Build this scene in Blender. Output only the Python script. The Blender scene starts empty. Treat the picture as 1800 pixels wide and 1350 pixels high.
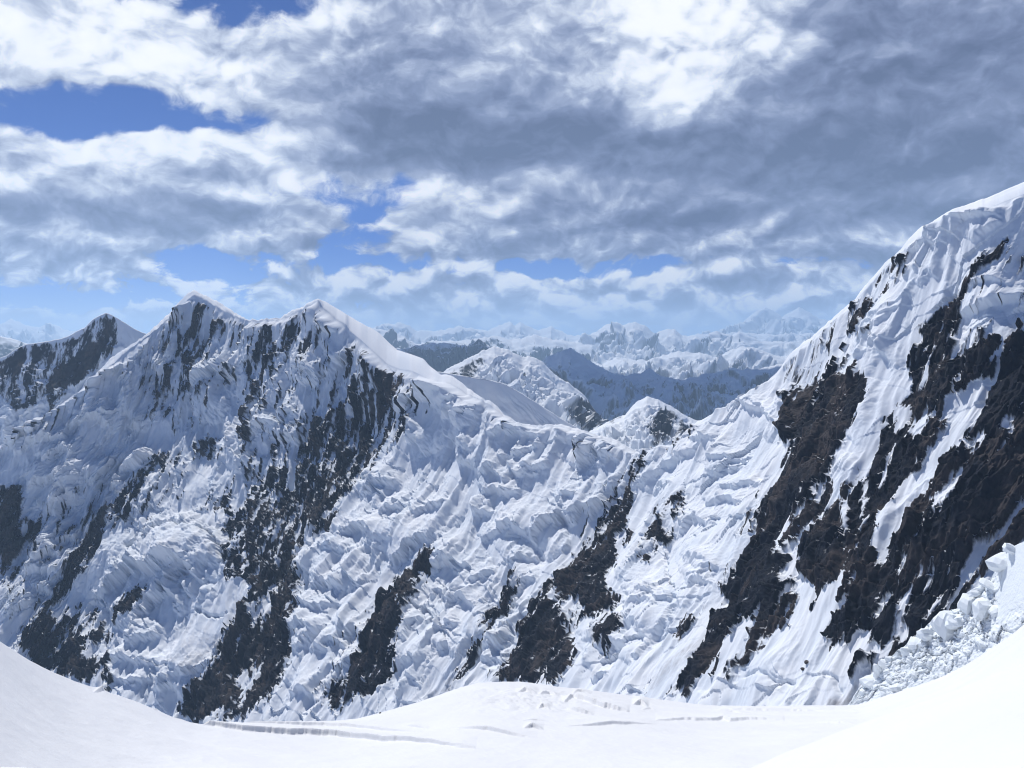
import bpy, math
import numpy as np

# ------------------------------------------------------------------ camera, sky, sun, exposure
F = 1751.0                       # focal length in photo pixels (1800 px wide)
PITCH = math.atan(80.0 / F)      # horizon stands 80 px above the picture centre
scene = bpy.context.scene
col = scene.collection
cam_d = bpy.data.cameras.new('camera')
cam_d.sensor_width = 36.0
cam_d.lens = 36.0 * F / 1800.0
cam_d.clip_start = 0.5
cam_d.clip_end = 400000.0
cam = bpy.data.objects.new('camera', cam_d)
cam.rotation_euler = (math.radians(90) - PITCH, 0, 0)
col.objects.link(cam)
scene.camera = cam

SUN_EL, SUN_AZ = 54.0, -26.0      # degrees; azimuth measured from +Y (view direction) towards +X
sd = bpy.data.lights.new('sun', 'SUN')
sd.energy = 5.0
sd.angle = math.radians(0.5)
sd.color = (1.0, 0.975, 0.94)
so = bpy.data.objects.new('sun', sd)
so.rotation_euler = (math.radians(90 - SUN_EL), 0, math.radians(180 - SUN_AZ))
so.location = (0, 0, 3000)
col.objects.link(so)

scene.view_settings.view_transform = 'Standard'
scene.view_settings.look = 'None'
scene.view_settings.exposure = -0.30
scene.view_settings.gamma = 1.0
scene.view_settings.use_curve_mapping = False
cy = scene.cycles
cy.max_bounces = 5
cy.diffuse_bounces = 2
cy.glossy_bounces = 1
cy.volume_bounces = 1
cy.transparent_max_bounces = 4
cy.use_denoising = True
cy.filter_width = 1.1

class NT:
    """short-hand for building node trees"""
    def __init__(s, tree):
        s.t = tree; s.n = tree.nodes; s.l = tree.links
    def new(s, typ, **kw):
        n = s.n.new(typ)
        for k, v in kw.items(): setattr(n, k, v)
        return n
    def put(s, sock, v):
        if v is None: return
        if hasattr(v, 'is_output') or isinstance(v, bpy.types.NodeSocket): s.l.new(v, sock)
        else: sock.default_value = v
    def math(s, op, a, b=None, c=None, clamp=False):
        n = s.new('ShaderNodeMath', operation=op, use_clamp=clamp)
        for i, v in enumerate((a, b, c)): s.put(n.inputs[i], v)
        return n.outputs[0]
    def add(s, a, b): return s.math('ADD', a, b)
    def sub(s, a, b): return s.math('SUBTRACT', a, b)
    def mul(s, a, b): return s.math('MULTIPLY', a, b)
    def mad(s, a, b, c): return s.math('MULTIPLY_ADD', a, b, c)
    def step(s, x, lo, hi, olo=0.0, ohi=1.0):
        n = s.new('ShaderNodeMapRange', interpolation_type='SMOOTHSTEP')
        s.put(n.inputs[0], x)
        for i, v in zip((1, 2, 3, 4), (lo, hi, olo, ohi)): s.put(n.inputs[i], v)
        return n.outputs[0]
    def lin(s, x, lo, hi, olo=0.0, ohi=1.0):
        n = s.new('ShaderNodeMapRange', interpolation_type='LINEAR')
        s.put(n.inputs[0], x)
        for i, v in zip((1, 2, 3, 4), (lo, hi, olo, ohi)): s.put(n.inputs[i], v)
        return n.outputs[0]
    def noise(s, vec, scale, detail=4.0, rough=0.55, lac=2.0, dist=0.0, dim='3D'):
        n = s.new('ShaderNodeTexNoise', noise_dimensions=dim)
        if vec is not None: s.l.new(vec, n.inputs['Vector'])
        n.inputs['Scale'].default_value = scale
        n.inputs['Detail'].default_value = detail
        n.inputs['Roughness'].default_value = rough
        n.inputs['Lacunarity'].default_value = lac
        n.inputs['Distortion'].default_value = dist
        return n.outputs[0]
    def mixc(s, f, a, b):
        n = s.new('ShaderNodeMix', data_type='RGBA')
        s.put(n.inputs[0], f)
        for i, v in ((6, a), (7, b)):
            if isinstance(v, tuple): n.inputs[i].default_value = v + (1.0,) if len(v) == 3 else v
            else: s.l.new(v, n.inputs[i])
        return n.outputs[2]
    def comb(s, x, y, z):
        n = s.new('ShaderNodeCombineXYZ')
        for i, v in enumerate((x, y, z)): s.put(n.inputs[i], v)
        return n.outputs[0]

#SKY#
def sky_uv(px, py):
    X, Z = (px - 900) / F, -(py - 675) / F
    y, z = math.cos(PITCH) + math.sin(PITCH) * Z, -math.sin(PITCH) + math.cos(PITCH) * Z
    return math.atan2(X, y) * 17.51, math.atan2(z, math.hypot(X, y)) * 17.51

# cloud banks over the view: where (photo px), half size, how much cloud (+) or open blue (-)
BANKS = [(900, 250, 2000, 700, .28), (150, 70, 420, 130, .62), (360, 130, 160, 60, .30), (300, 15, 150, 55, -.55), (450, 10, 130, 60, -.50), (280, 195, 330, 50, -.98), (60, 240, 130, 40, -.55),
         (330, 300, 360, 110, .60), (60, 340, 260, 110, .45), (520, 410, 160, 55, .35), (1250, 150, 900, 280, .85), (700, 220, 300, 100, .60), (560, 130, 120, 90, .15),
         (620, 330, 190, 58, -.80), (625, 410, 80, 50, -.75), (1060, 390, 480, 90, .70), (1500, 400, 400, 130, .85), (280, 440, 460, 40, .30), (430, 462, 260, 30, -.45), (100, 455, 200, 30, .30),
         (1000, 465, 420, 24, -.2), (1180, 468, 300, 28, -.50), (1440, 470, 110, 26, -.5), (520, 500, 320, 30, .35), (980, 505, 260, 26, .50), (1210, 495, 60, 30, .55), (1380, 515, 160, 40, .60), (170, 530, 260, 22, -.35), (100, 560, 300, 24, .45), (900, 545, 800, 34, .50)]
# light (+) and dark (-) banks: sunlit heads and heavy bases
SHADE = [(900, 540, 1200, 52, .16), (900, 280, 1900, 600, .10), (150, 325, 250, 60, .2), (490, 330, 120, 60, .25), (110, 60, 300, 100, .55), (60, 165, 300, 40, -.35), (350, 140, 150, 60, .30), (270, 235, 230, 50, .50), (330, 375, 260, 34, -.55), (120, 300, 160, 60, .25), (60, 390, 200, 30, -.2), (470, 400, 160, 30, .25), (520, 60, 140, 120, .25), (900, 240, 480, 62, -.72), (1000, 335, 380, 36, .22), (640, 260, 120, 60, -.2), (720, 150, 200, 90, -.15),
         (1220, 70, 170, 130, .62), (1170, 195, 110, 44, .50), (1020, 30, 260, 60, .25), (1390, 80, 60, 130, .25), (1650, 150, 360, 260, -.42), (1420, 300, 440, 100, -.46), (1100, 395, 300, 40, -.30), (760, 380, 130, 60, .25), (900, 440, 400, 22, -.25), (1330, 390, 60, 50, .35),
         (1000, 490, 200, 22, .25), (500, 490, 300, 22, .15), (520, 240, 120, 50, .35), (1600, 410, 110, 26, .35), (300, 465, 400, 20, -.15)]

def build_world():
    w = bpy.data.worlds.new('World'); scene.world = w; w.use_nodes = True
    w.cycles.sampling_method = 'NONE'
    N = NT(w.node_tree); N.n.clear()
    sky = N.new('ShaderNodeTexSky', sky_type='NISHITA')
    sky.sun_disc = False
    sky.sun_elevation = math.radians(SUN_EL)
    sky.sun_rotation = math.radians(SUN_AZ)
    sky.altitude = 6500; sky.air_density = 1.0; sky.dust_density = 0.2; sky.ozone_density = 4.0
    tc = N.new('ShaderNodeTexCoord').outputs['Generated']
    sp = N.new('ShaderNodeSeparateXYZ'); N.l.new(tc, sp.inputs[0])
    x, y, z = sp.outputs
    u = N.mul(N.math('ARCTAN2', x, y), 17.51)
    e = N.mul(N.math('ARCSINE', z), 17.51)
    # slow drift of the coordinates breaks the outlines into lobes
    wv = N.new('ShaderNodeTexNoise', noise_dimensions='2D'); N.l.new(N.comb(N.mul(u, 0.55), N.mul(e, 0.8), 1.3), wv.inputs['Vector'])
    wv.inputs['Scale'].default_value = 1.0; wv.inputs['Detail'].default_value = 3.0; wv.inputs['Roughness'].default_value = 0.6
    ws = N.new('ShaderNodeSeparateXYZ'); N.l.new(wv.outputs[1], ws.inputs[0])
    uw = N.mad(N.sub(ws.outputs[0], 0.5), 0.8, u); ew = N.mad(N.sub(ws.outputs[1], 0.5), 0.55, e)
    def field(du, de, det):
        U = N.add(uw, du) if du else uw; E_ = N.add(ew, de) if de else ew
        vec = N.comb(N.mul(U, 0.42), N.mul(E_, 0.66), 0.0)
        n1 = N.noise(vec, 1.0, det, 0.60, 2.1, dim='2D')
        n2 = N.noise(vec, 4.2, det - 3.0, 0.60, 2.1, dim='2D')
        vo = N.new('ShaderNodeTexVoronoi', feature='F1', voronoi_dimensions='2D'); N.l.new(vec, vo.inputs['Vector'])
        vo.inputs['Scale'].default_value = 2.2; vo.inputs['Detail'].default_value = 2.0; vo.inputs['Roughness'].default_value = 0.6; vo.normalize = True
        puff = N.sub(0.40, vo.outputs['Distance'])
        lo = N.step(e, 0.2, 2.6, 2.5, 0.40)
        return N.add(N.add(N.mul(N.sub(n1, 0.5), 1.6), N.mul(N.sub(n2, 0.5), lo)), N.mul(puff, 1.15))
    pos = N.comb(N.mad(N.sub(ws.outputs[0], 0.5), 0.8, u), N.mad(N.sub(ws.outputs[1], 0.5), 0.5, e), 0.0)
    def banks(lst):
        tot = None
        for (px, py, rx, ry, amp) in lst:
            cu, ce = sky_uv(px, py)
            mp = N.new('ShaderNodeMapping', vector_type='TEXTURE')
            mp.inputs['Location'].default_value = (cu, ce, 0); mp.inputs['Scale'].default_value = (rx / 78.0, ry / 78.0, 1)
            N.l.new(pos, mp.inputs[0])
            g = N.new('ShaderNodeTexGradient', gradient_type='SPHERICAL'); N.l.new(mp.outputs[0], g.inputs[0])
            v = N.step(g.outputs[1], 0.0, 0.75)
            tot = N.mul(v, amp) if tot is None else N.mad(v, amp, tot)
        return tot
    D0 = field(0, 0, 8.0); D1 = field(-0.06, 0.22, 5.0)
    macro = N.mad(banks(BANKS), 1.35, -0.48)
    D = N.add(D0, macro)
    alpha = N.step(D, -0.20, 0.20)
    alpha = N.mul(alpha, N.step(e, -0.5, 0.15))
    rel = N.sub(D0, D1)                                        # brighter where the cloud thins towards the sun
    thick = N.step(D, 0.1, 1.0)
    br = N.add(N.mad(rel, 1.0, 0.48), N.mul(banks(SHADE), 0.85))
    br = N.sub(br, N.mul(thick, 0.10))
    ramp = N.new('ShaderNodeValToRGB')
    cr = ramp.color_ramp; cr.interpolation = 'LINEAR'
    cr.elements[0].position = 0.0; cr.elements[0].color = (1.3, 1.7, 3.1, 1)
    cr.elements[1].position = 1.0; cr.elements[1].color = (14.6, 14.8, 15.0, 1)
    for p_, c_ in ((0.2, (2.0, 2.5, 4.3)), (0.367, (2.9, 3.55, 5.7)), (0.533, (4.7, 5.5, 7.8)), (0.7, (8.6, 9.5, 11.4)), (0.867, (13.4, 13.9, 14.8))):
        k = cr.elements.new(p_); k.color = c_ + (1,)
    N.l.new(N.mad(br, 1 / 1.5, 0.2), ramp.inputs[0])
    tint = N.mixc(1.0, (1, 1, 1), (1, 1, 1))
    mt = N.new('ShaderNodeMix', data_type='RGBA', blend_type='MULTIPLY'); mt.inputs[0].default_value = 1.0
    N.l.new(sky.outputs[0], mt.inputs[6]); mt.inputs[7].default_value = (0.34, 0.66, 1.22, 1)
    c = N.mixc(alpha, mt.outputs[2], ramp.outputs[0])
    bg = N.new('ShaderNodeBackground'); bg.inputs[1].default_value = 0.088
    out = N.new('ShaderNodeOutputWorld')
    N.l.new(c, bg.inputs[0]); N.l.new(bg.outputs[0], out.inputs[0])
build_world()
#SKYEND#

# ------------------------------------------------------------------ helpers
rng = np.random.default_rng(7)
CP, SP = math.cos(PITCH), math.sin(PITCH)

def at(px, py, d):
    """world point seen at photo pixel (px, py), d metres ahead"""
    X = (np.asarray(px, float) - 900) / F; Z = -(np.asarray(py, float) - 675) / F
    d = np.asarray(d, float)
    return np.stack([X * d, (CP + SP * Z) * d, (-SP + CP * Z) * d], -1)

def to_px(P):
    dep = P[..., 1] * CP - P[..., 2] * SP
    up = P[..., 1] * SP + P[..., 2] * CP
    return 900 + F * P[..., 0] / dep, 675 - F * up / dep

_pr = np.random.default_rng(3)
PERM = np.concatenate([_pr.permutation(4096)] * 2).astype(np.int32)
GC = np.cos(np.linspace(0, 2 * np.pi, 4096, endpoint=False)).astype(np.float32)
GSN = np.sin(np.linspace(0, 2 * np.pi, 4096, endpoint=False)).astype(np.float32)
RV = (_pr.permutation(4096) / 4095.0).astype(np.float32)

def hidx(ix, iy, seed):
    return PERM[PERM[(ix + seed * 131) & 4095] + ((iy + seed * 57) & 4095)]

def hash2(ix, iy, seed):
    return RV[hidx(ix, iy, seed)]

def perlin(x, y, seed=0):
    x = np.asarray(x, np.float32); y = np.asarray(y, np.float32)
    ix = np.floor(x); iy = np.floor(y)
    fx = x - ix; fy = y - iy
    ix = ix.astype(np.int32); iy = iy.astype(np.int32)
    u = fx * fx * fx * (fx * (fx * 6 - 15) + 10); v = fy * fy * fy * (fy * (fy * 6 - 15) + 10)
    p0 = PERM[(ix + seed * 131) & 4095]; p1 = PERM[(ix + 1 + seed * 131) & 4095]
    y0 = (iy + seed * 57) & 4095; y1 = (iy + 1 + seed * 57) & 4095
    def g(p, q, dx, dy):
        k = PERM[p + q]
        return GC[k] * (fx - dx) + GSN[k] * (fy - dy)
    a = g(p0, y0, 0, 0); b = g(p1, y0, 1, 0); c = g(p0, y1, 0, 1); d = g(p1, y1, 1, 1)
    a += (b - a) * u; c += (d - c) * u
    return 1.5 * (a + (c - a) * v)

def fbm(x, y, oct=4, seed=0, gain=0.5, lac=2.03):
    s = 0; a = 1.0
    for o in range(oct):
        s = s + a * perlin(x, y, seed + o * 17); a *= gain; x = x * lac + 3.7; y = y * lac + 1.3
    return s

def ridged(x, y, oct=4, seed=0, gain=0.5, lac=2.03):
    """ridged multifractal, about 0..1, sharp crests"""
    s = 0; a = 1.0; w = 1.0; tot = 0
    for o in range(oct):
        n = 1 - np.abs(perlin(x, y, seed + o * 17)) * 1.35
        n = np.clip(n, 0, 1) ** 2
        s = s + a * n * w; tot += a
        w = np.clip(n * 1.6, 0, 1); a *= gain; x = x * lac + 5.1; y = y * lac + 2.9
    return s / tot

def worley(x, y, seed=0):
    """nearest cell: distance, second distance, cell random, offset from the cell point"""
    ix = np.floor(x).astype(np.int32); iy = np.floor(y).astype(np.int32)
    b1 = np.full(x.shape, 9.0, np.float32); b2 = b1.copy()
    rid = np.zeros(x.shape, np.float32); ox = rid.copy(); oy = rid.copy()
    for dx in (-1, 0, 1):
        for dy in (-1, 0, 1):
            cx = ix + dx; cyy = iy + dy
            qx = (cx + 0.1 + 0.8 * hash2(cx, cyy, seed) - x).astype(np.float32)
            qy = (cyy + 0.1 + 0.8 * hash2(cx, cyy, seed + 5) - y).astype(np.float32)
            d = np.sqrt(qx * qx + qy * qy)
            near = d < b1
            b2 = np.where(near, b1, np.minimum(b2, d))
            rid = np.where(near, hash2(cx, cyy, seed + 9), rid)
            ox = np.where(near, -qx, ox); oy = np.where(near, -qy, oy)
            b1 = np.where(near, d, b1)
    return b1, b2, rid, ox, oy

def sm(x, lo, hi):
    t = np.clip((x - lo) / (hi - lo), 0, 1)
    return t * t * (3 - 2 * t)

def pchip(xk, yk, x):
    xk = np.asarray(xk, float); yk = np.asarray(yk, float)
    h = np.diff(xk); m = np.diff(yk) / h
    d = np.zeros_like(yk)
    d[0], d[-1] = m[0], m[-1]
    for i in range(1, len(xk) - 1):
        if m[i - 1] * m[i] > 0:
            w1 = 2 * h[i] + h[i - 1]; w2 = h[i] + 2 * h[i - 1]
            d[i] = (w1 + w2) / (w1 / m[i - 1] + w2 / m[i])
    k = np.clip(np.searchsorted(xk, x) - 1, 0, len(h) - 1)
    t = (x - xk[k]) / h[k]
    t2 = t * t; t3 = t2 * t
    return (yk[k] * (2 * t3 - 3 * t2 + 1) + h[k] * d[k] * (t3 - 2 * t2 + t)
            + yk[k + 1] * (-2 * t3 + 3 * t2) + h[k] * d[k + 1] * (t3 - t2))

def pts(s):
    a = np.array([float(v) for v in s.replace(';', ' ').replace(',', ' ').split()])
    return a.reshape(-1, 2)

def grid_normals(P):
    du = np.gradient(P, axis=1); dv = np.gradient(P, axis=0)
    n = np.cross(du, dv)
    n /= np.linalg.norm(n, axis=-1, keepdims=True) + 1e-9
    return n

def make_mesh(name, V, Q, mat, attrs=None, parent=None, normals=None):
    me = bpy.data.meshes.new(name)
    nq = len(Q); k = Q.shape[1]
    me.vertices.add(len(V)); me.vertices.foreach_set('co', np.ascontiguousarray(V, np.float32).ravel())
    me.loops.add(nq * k); me.loops.foreach_set('vertex_index', np.ascontiguousarray(Q, np.int32).ravel())
    me.polygons.add(nq)
    me.polygons.foreach_set('loop_start', np.arange(0, nq * k, k, dtype=np.int32))
    me.polygons.foreach_set('use_smooth', np.ones(nq, bool))
    for an, av in (attrs or {}).items():
        a = me.attributes.new(an, 'FLOAT', 'POINT'); a.data.foreach_set('value', np.ascontiguousarray(av, np.float32).ravel())
    me.update(); me.validate()
    if normals is not None:
        me.normals_split_custom_set_from_vertices(np.ascontiguousarray(normals, np.float32))
    me.materials.append(mat)
    o = bpy.data.objects.new(name, me); col.objects.link(o)
    if parent is not None: o.parent = parent
    return o

def grid_quads(nr, nc):
    i = np.arange(nr * nc, dtype=np.int32).reshape(nr, nc)
    return np.stack([i[:-1, :-1], i[1:, :-1], i[1:, 1:], i[:-1, 1:]], -1).reshape(-1, 4)

def structure(o, label=None):
    o['kind'] = 'structure'
    if label: o['label'] = label
    return o

# ------------------------------------------------------------------ materials
def snow_rock_material(name, snow=(0.83, 0.855, 0.885), rock_a=(0.008, 0.011, 0.022), rock_b=(0.060, 0.049, 0.048), grain=1.0, edge=2.5, noise_amp=12.0, dust=0.5):
    """snow where the 'rock' attribute is negative, rock where it is positive; 'wa', 'wb' = metres along and down the slope; grain = size of the fine detail"""
    m = bpy.data.materials.new(name); m.use_nodes = True
    N = NT(m.node_tree); bs = N.n['Principled BSDF']
    def attr(k): return N.new('ShaderNodeAttribute', attribute_name=k).outputs['Fac']
    wa, wb = attr('wa'), attr('wb')
    geo = N.new('ShaderNodeNewGeometry')
    streak = N.noise(N.comb(wa, N.mul(wb, 0.30), 0.0), 0.30 / grain, 4.0, 0.64, dim='2D')
    coarse = N.noise(N.comb(wa, N.mul(wb, 0.55), 0.0), 0.022 / grain, 4.0, 0.6, dim='2D')
    sep = N.new('ShaderNodeSeparateXYZ'); N.l.new(geo.outputs['Normal'], sep.inputs[0])
    # snow settles on the flatter ledges of the rock
    ledge = N.mul(N.step(sep.outputs[2], 0.55, 0.88), 10.0 * dust)
    v = N.sub(N.mad(N.sub(streak, 0.5), noise_amp, attr('rock')), ledge)
    f = N.step(v, -edge, edge)
    rk = N.mixc(N.step(coarse, 0.46, 0.62), rock_a, rock_b)
    rk = N.mixc(N.lin(streak, 0.35, 0.68, 0.0, 0.7), rk, (0.010, 0.011, 0.014))
    sn = N.mixc(N.lin(coarse, 0.35, 0.65), snow, tuple(c * k for c, k in zip(snow, (0.90, 0.93, 0.96))))
    sn = N.mixc(N.mul(attr('dirt'), N.lin(streak, 0.35, 0.65, 0.2, 1.0)), sn, (0.26, 0.25, 0.26))
    N.l.new(N.mixc(f, sn, rk), bs.inputs['Base Color'])
    bs.inputs['Roughness'].default_value = 0.8
    bs.inputs['Specular IOR Level'].default_value = 0.1
    return m

MAT_FACE = snow_rock_material('snow_and_rock', grain=1.2, noise_amp=8.5, dust=0.4)
MAT_BACK = snow_rock_material('snow_and_rock_back', grain=1.6)
MAT_MID = snow_rock_material('snow_and_rock_mid', grain=9.0, edge=4.0, noise_amp=8.0)
MAT_FAR = snow_rock_material('snow_and_rock_far', grain=45.0, edge=6.0, noise_amp=6.0)

def plain_snow(name, colr, s1, s2, bump, dist):
    m = bpy.data.materials.new(name); m.use_nodes = True
    N = NT(m.node_tree); bs = N.n['Principled BSDF']
    tc = N.new('ShaderNodeTexCoord').outputs['Object']
    a = N.noise(tc, s1, 5.0, 0.6); b_ = N.noise(tc, s2, 3.0, 0.5)
    N.l.new(N.mixc(N.lin(b_, 0.3, 0.7), colr, tuple(c * 0.95 for c in colr)), bs.inputs['Base Color'])
    bs.inputs['Roughness'].default_value = 0.7
    bs.inputs['Specular IOR Level'].default_value = 0.2
    b = N.new('ShaderNodeBump'); b.inputs['Strength'].default_value = bump; b.inputs['Distance'].default_value = dist
    N.l.new(a, b.inputs['Height']); N.l.new(b.outputs[0], bs.inputs['Normal'])
    return m
MAT_FIELD = plain_snow('field_snow', (0.78, 0.795, 0.815), 0.25, 0.03, 0.4, 0.6)
MAT_ICE = plain_snow('serac_ice', (0.84, 0.89, 0.92), 0.6, 0.05, 0.5, 0.8)

# ------------------------------------------------------------------ feature drawing: the lie of rock, ice cliffs and crests on the near face
# coordinates are those of enlarged views of the photograph; each view has its origin and scale
VIEW = {'A': (0, 480, 3.971), 'B': (0, 800, 2.8133), 'C': (400, 500, 3.552), 'D': (400, 860, 3.068), 'E': (850, 640, 3.6),
        'F': (850, 900, 3.462), 'G': (1300, 320, 2.812), 'H': (1200, 780, 2.8133), 'M': (640, 480, 2.093),
        'R': (1055, 668, 2.258), 'S': (0, 1100, 2.0), 'T': (800, 1100, 1.8), 'P': (0, 0, 1.0)}
def vp(view, s):
    x0, y0, k = VIEW[view]
    return pts(s) / k + (x0, y0)

GX0, GY0, GS = -200.0, 300.0, 2.0
GW, GH = 1100, 560
gx = GX0 + GS * np.arange(GW, dtype=np.float32); gy = GY0 + GS * np.arange(GH, dtype=np.float32)

def window(poly, pad):
    x0, y0 = poly.min(0) - pad; x1, y1 = poly.max(0) + pad
    i0 = max(0, int((x0 - GX0) / GS)); i1 = min(GW, int((x1 - GX0) / GS) + 2)
    j0 = max(0, int((y0 - GY0) / GS)); j1 = min(GH, int((y1 - GY0) / GS) + 2)
    X, Y = np.meshgrid(gx[i0:i1], gy[j0:j1])
    return (slice(j0, j1), slice(i0, i1)), X, Y

def poly_sd(poly, X, Y):
    """signed distance, positive inside"""
    best = np.full(X.shape, 1e9, np.float32); ins = np.zeros(X.shape, bool)
    n = len(poly)
    for i in range(n):
        ax, ay = poly[i]; bx, by = poly[(i + 1) % n]
        ex, ey = bx - ax, by - ay
        t = np.clip(((X - ax) * ex + (Y - ay) * ey) / (ex * ex + ey * ey + 1e-9), 0, 1)
        best = np.minimum(best, (X - ax - t * ex) ** 2 + (Y - ay - t * ey) ** 2)
        if ay != by:
            c = ((ay > Y) != (by > Y)) & (X < ex * (Y - ay) / ey + ax)
            ins ^= c
    return np.where(ins, 1, -1) * np.sqrt(best)

def line_sd(poly, X, Y):
    """distance to an open line, side (+ = left of the direction of travel seen with y down, i.e. above a left-to-right line), fraction along"""
    best = np.full(X.shape, 1e9, np.float32); side = np.zeros(X.shape, np.float32); frac = np.zeros(X.shape, np.float32)
    seg = np.linalg.norm(np.diff(poly, axis=0), axis=1); cum = np.r_[0, np.cumsum(seg)]; L = cum[-1]
    for i in range(len(poly) - 1):
        ax, ay = poly[i]; bx, by = poly[i + 1]
        ex, ey = bx - ax, by - ay
        t = np.clip(((X - ax) * ex + (Y - ay) * ey) / (ex * ex + ey * ey + 1e-9), 0, 1)
        d = (X - ax - t * ex) ** 2 + (Y - ay - t * ey) ** 2
        c = d < best
        best = np.where(c, d, best)
        side = np.where(c, np.sign(-(ex * (Y - ay) - ey * (X - ax))), side)
        frac = np.where(c, (cum[i] + t * seg[i]) / L, frac)
    return np.sqrt(best), side, frac

MIDROCK_SHADE = np.full((GH, GW), -12.0, np.float32)
ROCK = np.full((GH, GW), -30.0, np.float32)      # signed distance to rock, px
BACKROCK = np.full((GH, GW), -30.0, np.float32)
DISP = np.zeros((GH, GW), np.float32)            # relief along the normal, px
SMOOTH = np.zeros((GH, GW), np.float32)          # 1 = smooth snow runnel
FLUTE = np.zeros((GH, GW), np.float32)
DIRT = np.zeros((GH, GW), np.float32)

def rock(view, s, w=1.0, field=None):
    field = ROCK if field is None else field
    p = vp(view, s); sl, X, Y = window(p, 30)
    d = poly_sd(p, X, Y)
    d = np.where(d > 0, np.minimum(d, 9) if w >= .95 else np.minimum(d, max(.2, (w - .52) * 16)), d)
    field[sl] = np.maximum(field[sl], d)
def thin(view, s, level):
    """bare rock showing only in thin streaks"""
    p = vp(view, s); sl, X, Y = window(p, 30)
    ROCK[sl] = np.maximum(ROCK[sl], np.minimum(poly_sd(p, X, Y) * .5 + level, level))
def snow(view, s):
    p = vp(view, s); sl, X, Y = window(p, 30)
    ROCK[sl] = np.minimum(ROCK[sl], -poly_sd(p, X, Y))
def lip(view, s, A, L=None, c=3.5, field=None):
    field = DISP if field is None else field
    p = vp(view, s); L = L or A * 3.2
    sl, X, Y = window(p, L * 3.5)
    d, side, fr = line_sd(p, X, Y)
    tp = np.clip(np.sin(np.pi * np.clip(fr, 0, 1)), 0, 1) ** 0.5
    field[sl] += A * tp * np.where(side > 0, np.exp(-d / L), np.exp(-(d / c) ** 2))
def crest(view, s, A, wid):
    p = vp(view, s); sl, X, Y = window(p, wid * 3)
    d, side, fr = line_sd(p, X, Y)
    tp = np.clip(np.sin(np.pi * np.clip(fr, 0, 1)), 0, 1) ** 0.4
    DISP[sl] += A * tp * np.exp(-d / wid)
def groove(view, s, A, wid):
    p = vp(view, s); sl, X, Y = window(p, wid * 4)
    d, side, fr = line_sd(p, X, Y)
    DISP[sl] -= A * np.exp(-(d / wid) ** 2)
def bulge(view, x, y, rx, ry, A, rot=0.0):
    x0, y0, k = VIEW[view]; cx, cyy = x / k + x0, y / k + y0; rx /= k; ry /= k
    r = max(rx, ry); sl, X, Y = window(np.array([[cx, cyy]]), r * 1.1)
    c, s_ = math.cos(rot), math.sin(rot)
    u = ((X - cx) * c + (Y - cyy) * s_) / rx; v = (-(X - cx) * s_ + (Y - cyy) * c) / ry
    DISP[sl] += A * np.clip(1 - u * u - v * v, 0, 1) ** 0.7
def stroke(field, view, s, wid, val=1.0):
    p = vp(view, s); sl, X, Y = window(p, wid * 2)
    d, side, fr = line_sd(p, X, Y)
    field[sl] = np.maximum(field[sl], val * (1 - sm(d, wid * 0.5, wid * 1.4)))
def area(field, view, s, soft=25.0, val=1.0):
    p = vp(view, s); sl, X, Y = window(p, soft * 2)
    field[sl] = np.maximum(field[sl], val * sm(poly_sd(p, X, Y), -soft, soft))

# --- rock on the peak behind
rock('A', '60,600 110,540 180,505 200,560 180,620 150,700 90,780 70,780 75,690 60,650', 1, BACKROCK)
rock('A', '200,500 320,490 335,590 260,640 220,690 160,720 215,600', .9, BACKROCK)
rock('A', '745,290 800,400 790,430 760,560 680,620 610,700 560,770 470,800 380,830 320,880 300,780 360,700 440,620 520,570 600,500 660,480 720,440', 1, BACKROCK)
rock('A', '340,860 440,800 470,830 400,900 360,990 330,1010 350,930', .8, BACKROCK)
for v, q in (('E', '1120,275 1180,280 1235,340 1205,420 1150,500 1060,525 1080,470 1040,400 1050,350'), ('E', '1235,350 1290,370 1340,400 1280,470 1240,500 1225,430'),
             ('M', '300,372 340,345 400,325 445,295 432,335 400,385 360,405'), ('E', '540,320 590,205 610,260 640,295 690,250 760,250 850,270 900,330 820,370 720,390 670,430 600,385'), ('M', '735,500 790,450 812,470 850,480 900,470 940,480 870,560 800,570')):
    rock(v, q, .85, MIDROCK_SHADE)  # dark flanks of the middle peaks: rock, plus shade painted in as rock
rock('A', '0,620 150,560 330,500 540,460 620,380 700,320 800,320 850,450 760,560 640,690 480,800 330,900 100,950 0,850', .62, BACKROCK)
# --- rock on the near face
rock('A', '1380,230 1430,200 1450,230 1400,300 1370,380 1320,470 1290,560 1250,620 1220,680 1190,740 1160,850 1130,960 1110,1010 1100,1000 1140,880 1180,760 1230,620 1290,470 1330,350', .85)
rock('A', '1480,400 1560,330 1580,390 1500,480 1460,520 1400,600 1370,680 1310,650 1290,600 1340,560 1400,480', .62)
rock('A', '1390,660 1430,640 1390,720 1340,790 1280,850 1230,920 1190,990 1160,1020 1170,980 1230,890 1300,800', .85)
rock('A', '1430,1180 1500,1160 1480,1260 1440,1300 1400,1260', .7)
rock('A', '1120,1280 1160,1260 1170,1350 1120,1350 1070,1350', .9)
rock('A', '1700,1080 1740,1060 1787,1000 1787,1200 1740,1180 1700,1140', .7)
rock('A', '1750,660 1790,650 1790,760 1760,730', .7)
rock('B', '0,180 60,170 110,190 120,260 110,330 120,410 90,470 60,500 40,560 20,640 15,540 0,450')
rock('B', '140,340 190,330 210,380 180,430 140,430', .8)
rock('B', '800,0 760,80 730,150 700,240 680,300 650,350 660,290 690,210 715,130 760,40 790,0')
rock('B', '820,0 830,50 820,100 800,60 810,10')
rock('B', '560,280 570,330 520,400 500,480 450,540 430,600 400,640 340,680 290,720 240,770 220,750 280,690 320,620 360,540 400,470 450,400 510,340', .85)
rock('B', '640,210 700,130 690,190 650,250 600,330 560,370 600,280', .7)
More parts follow.
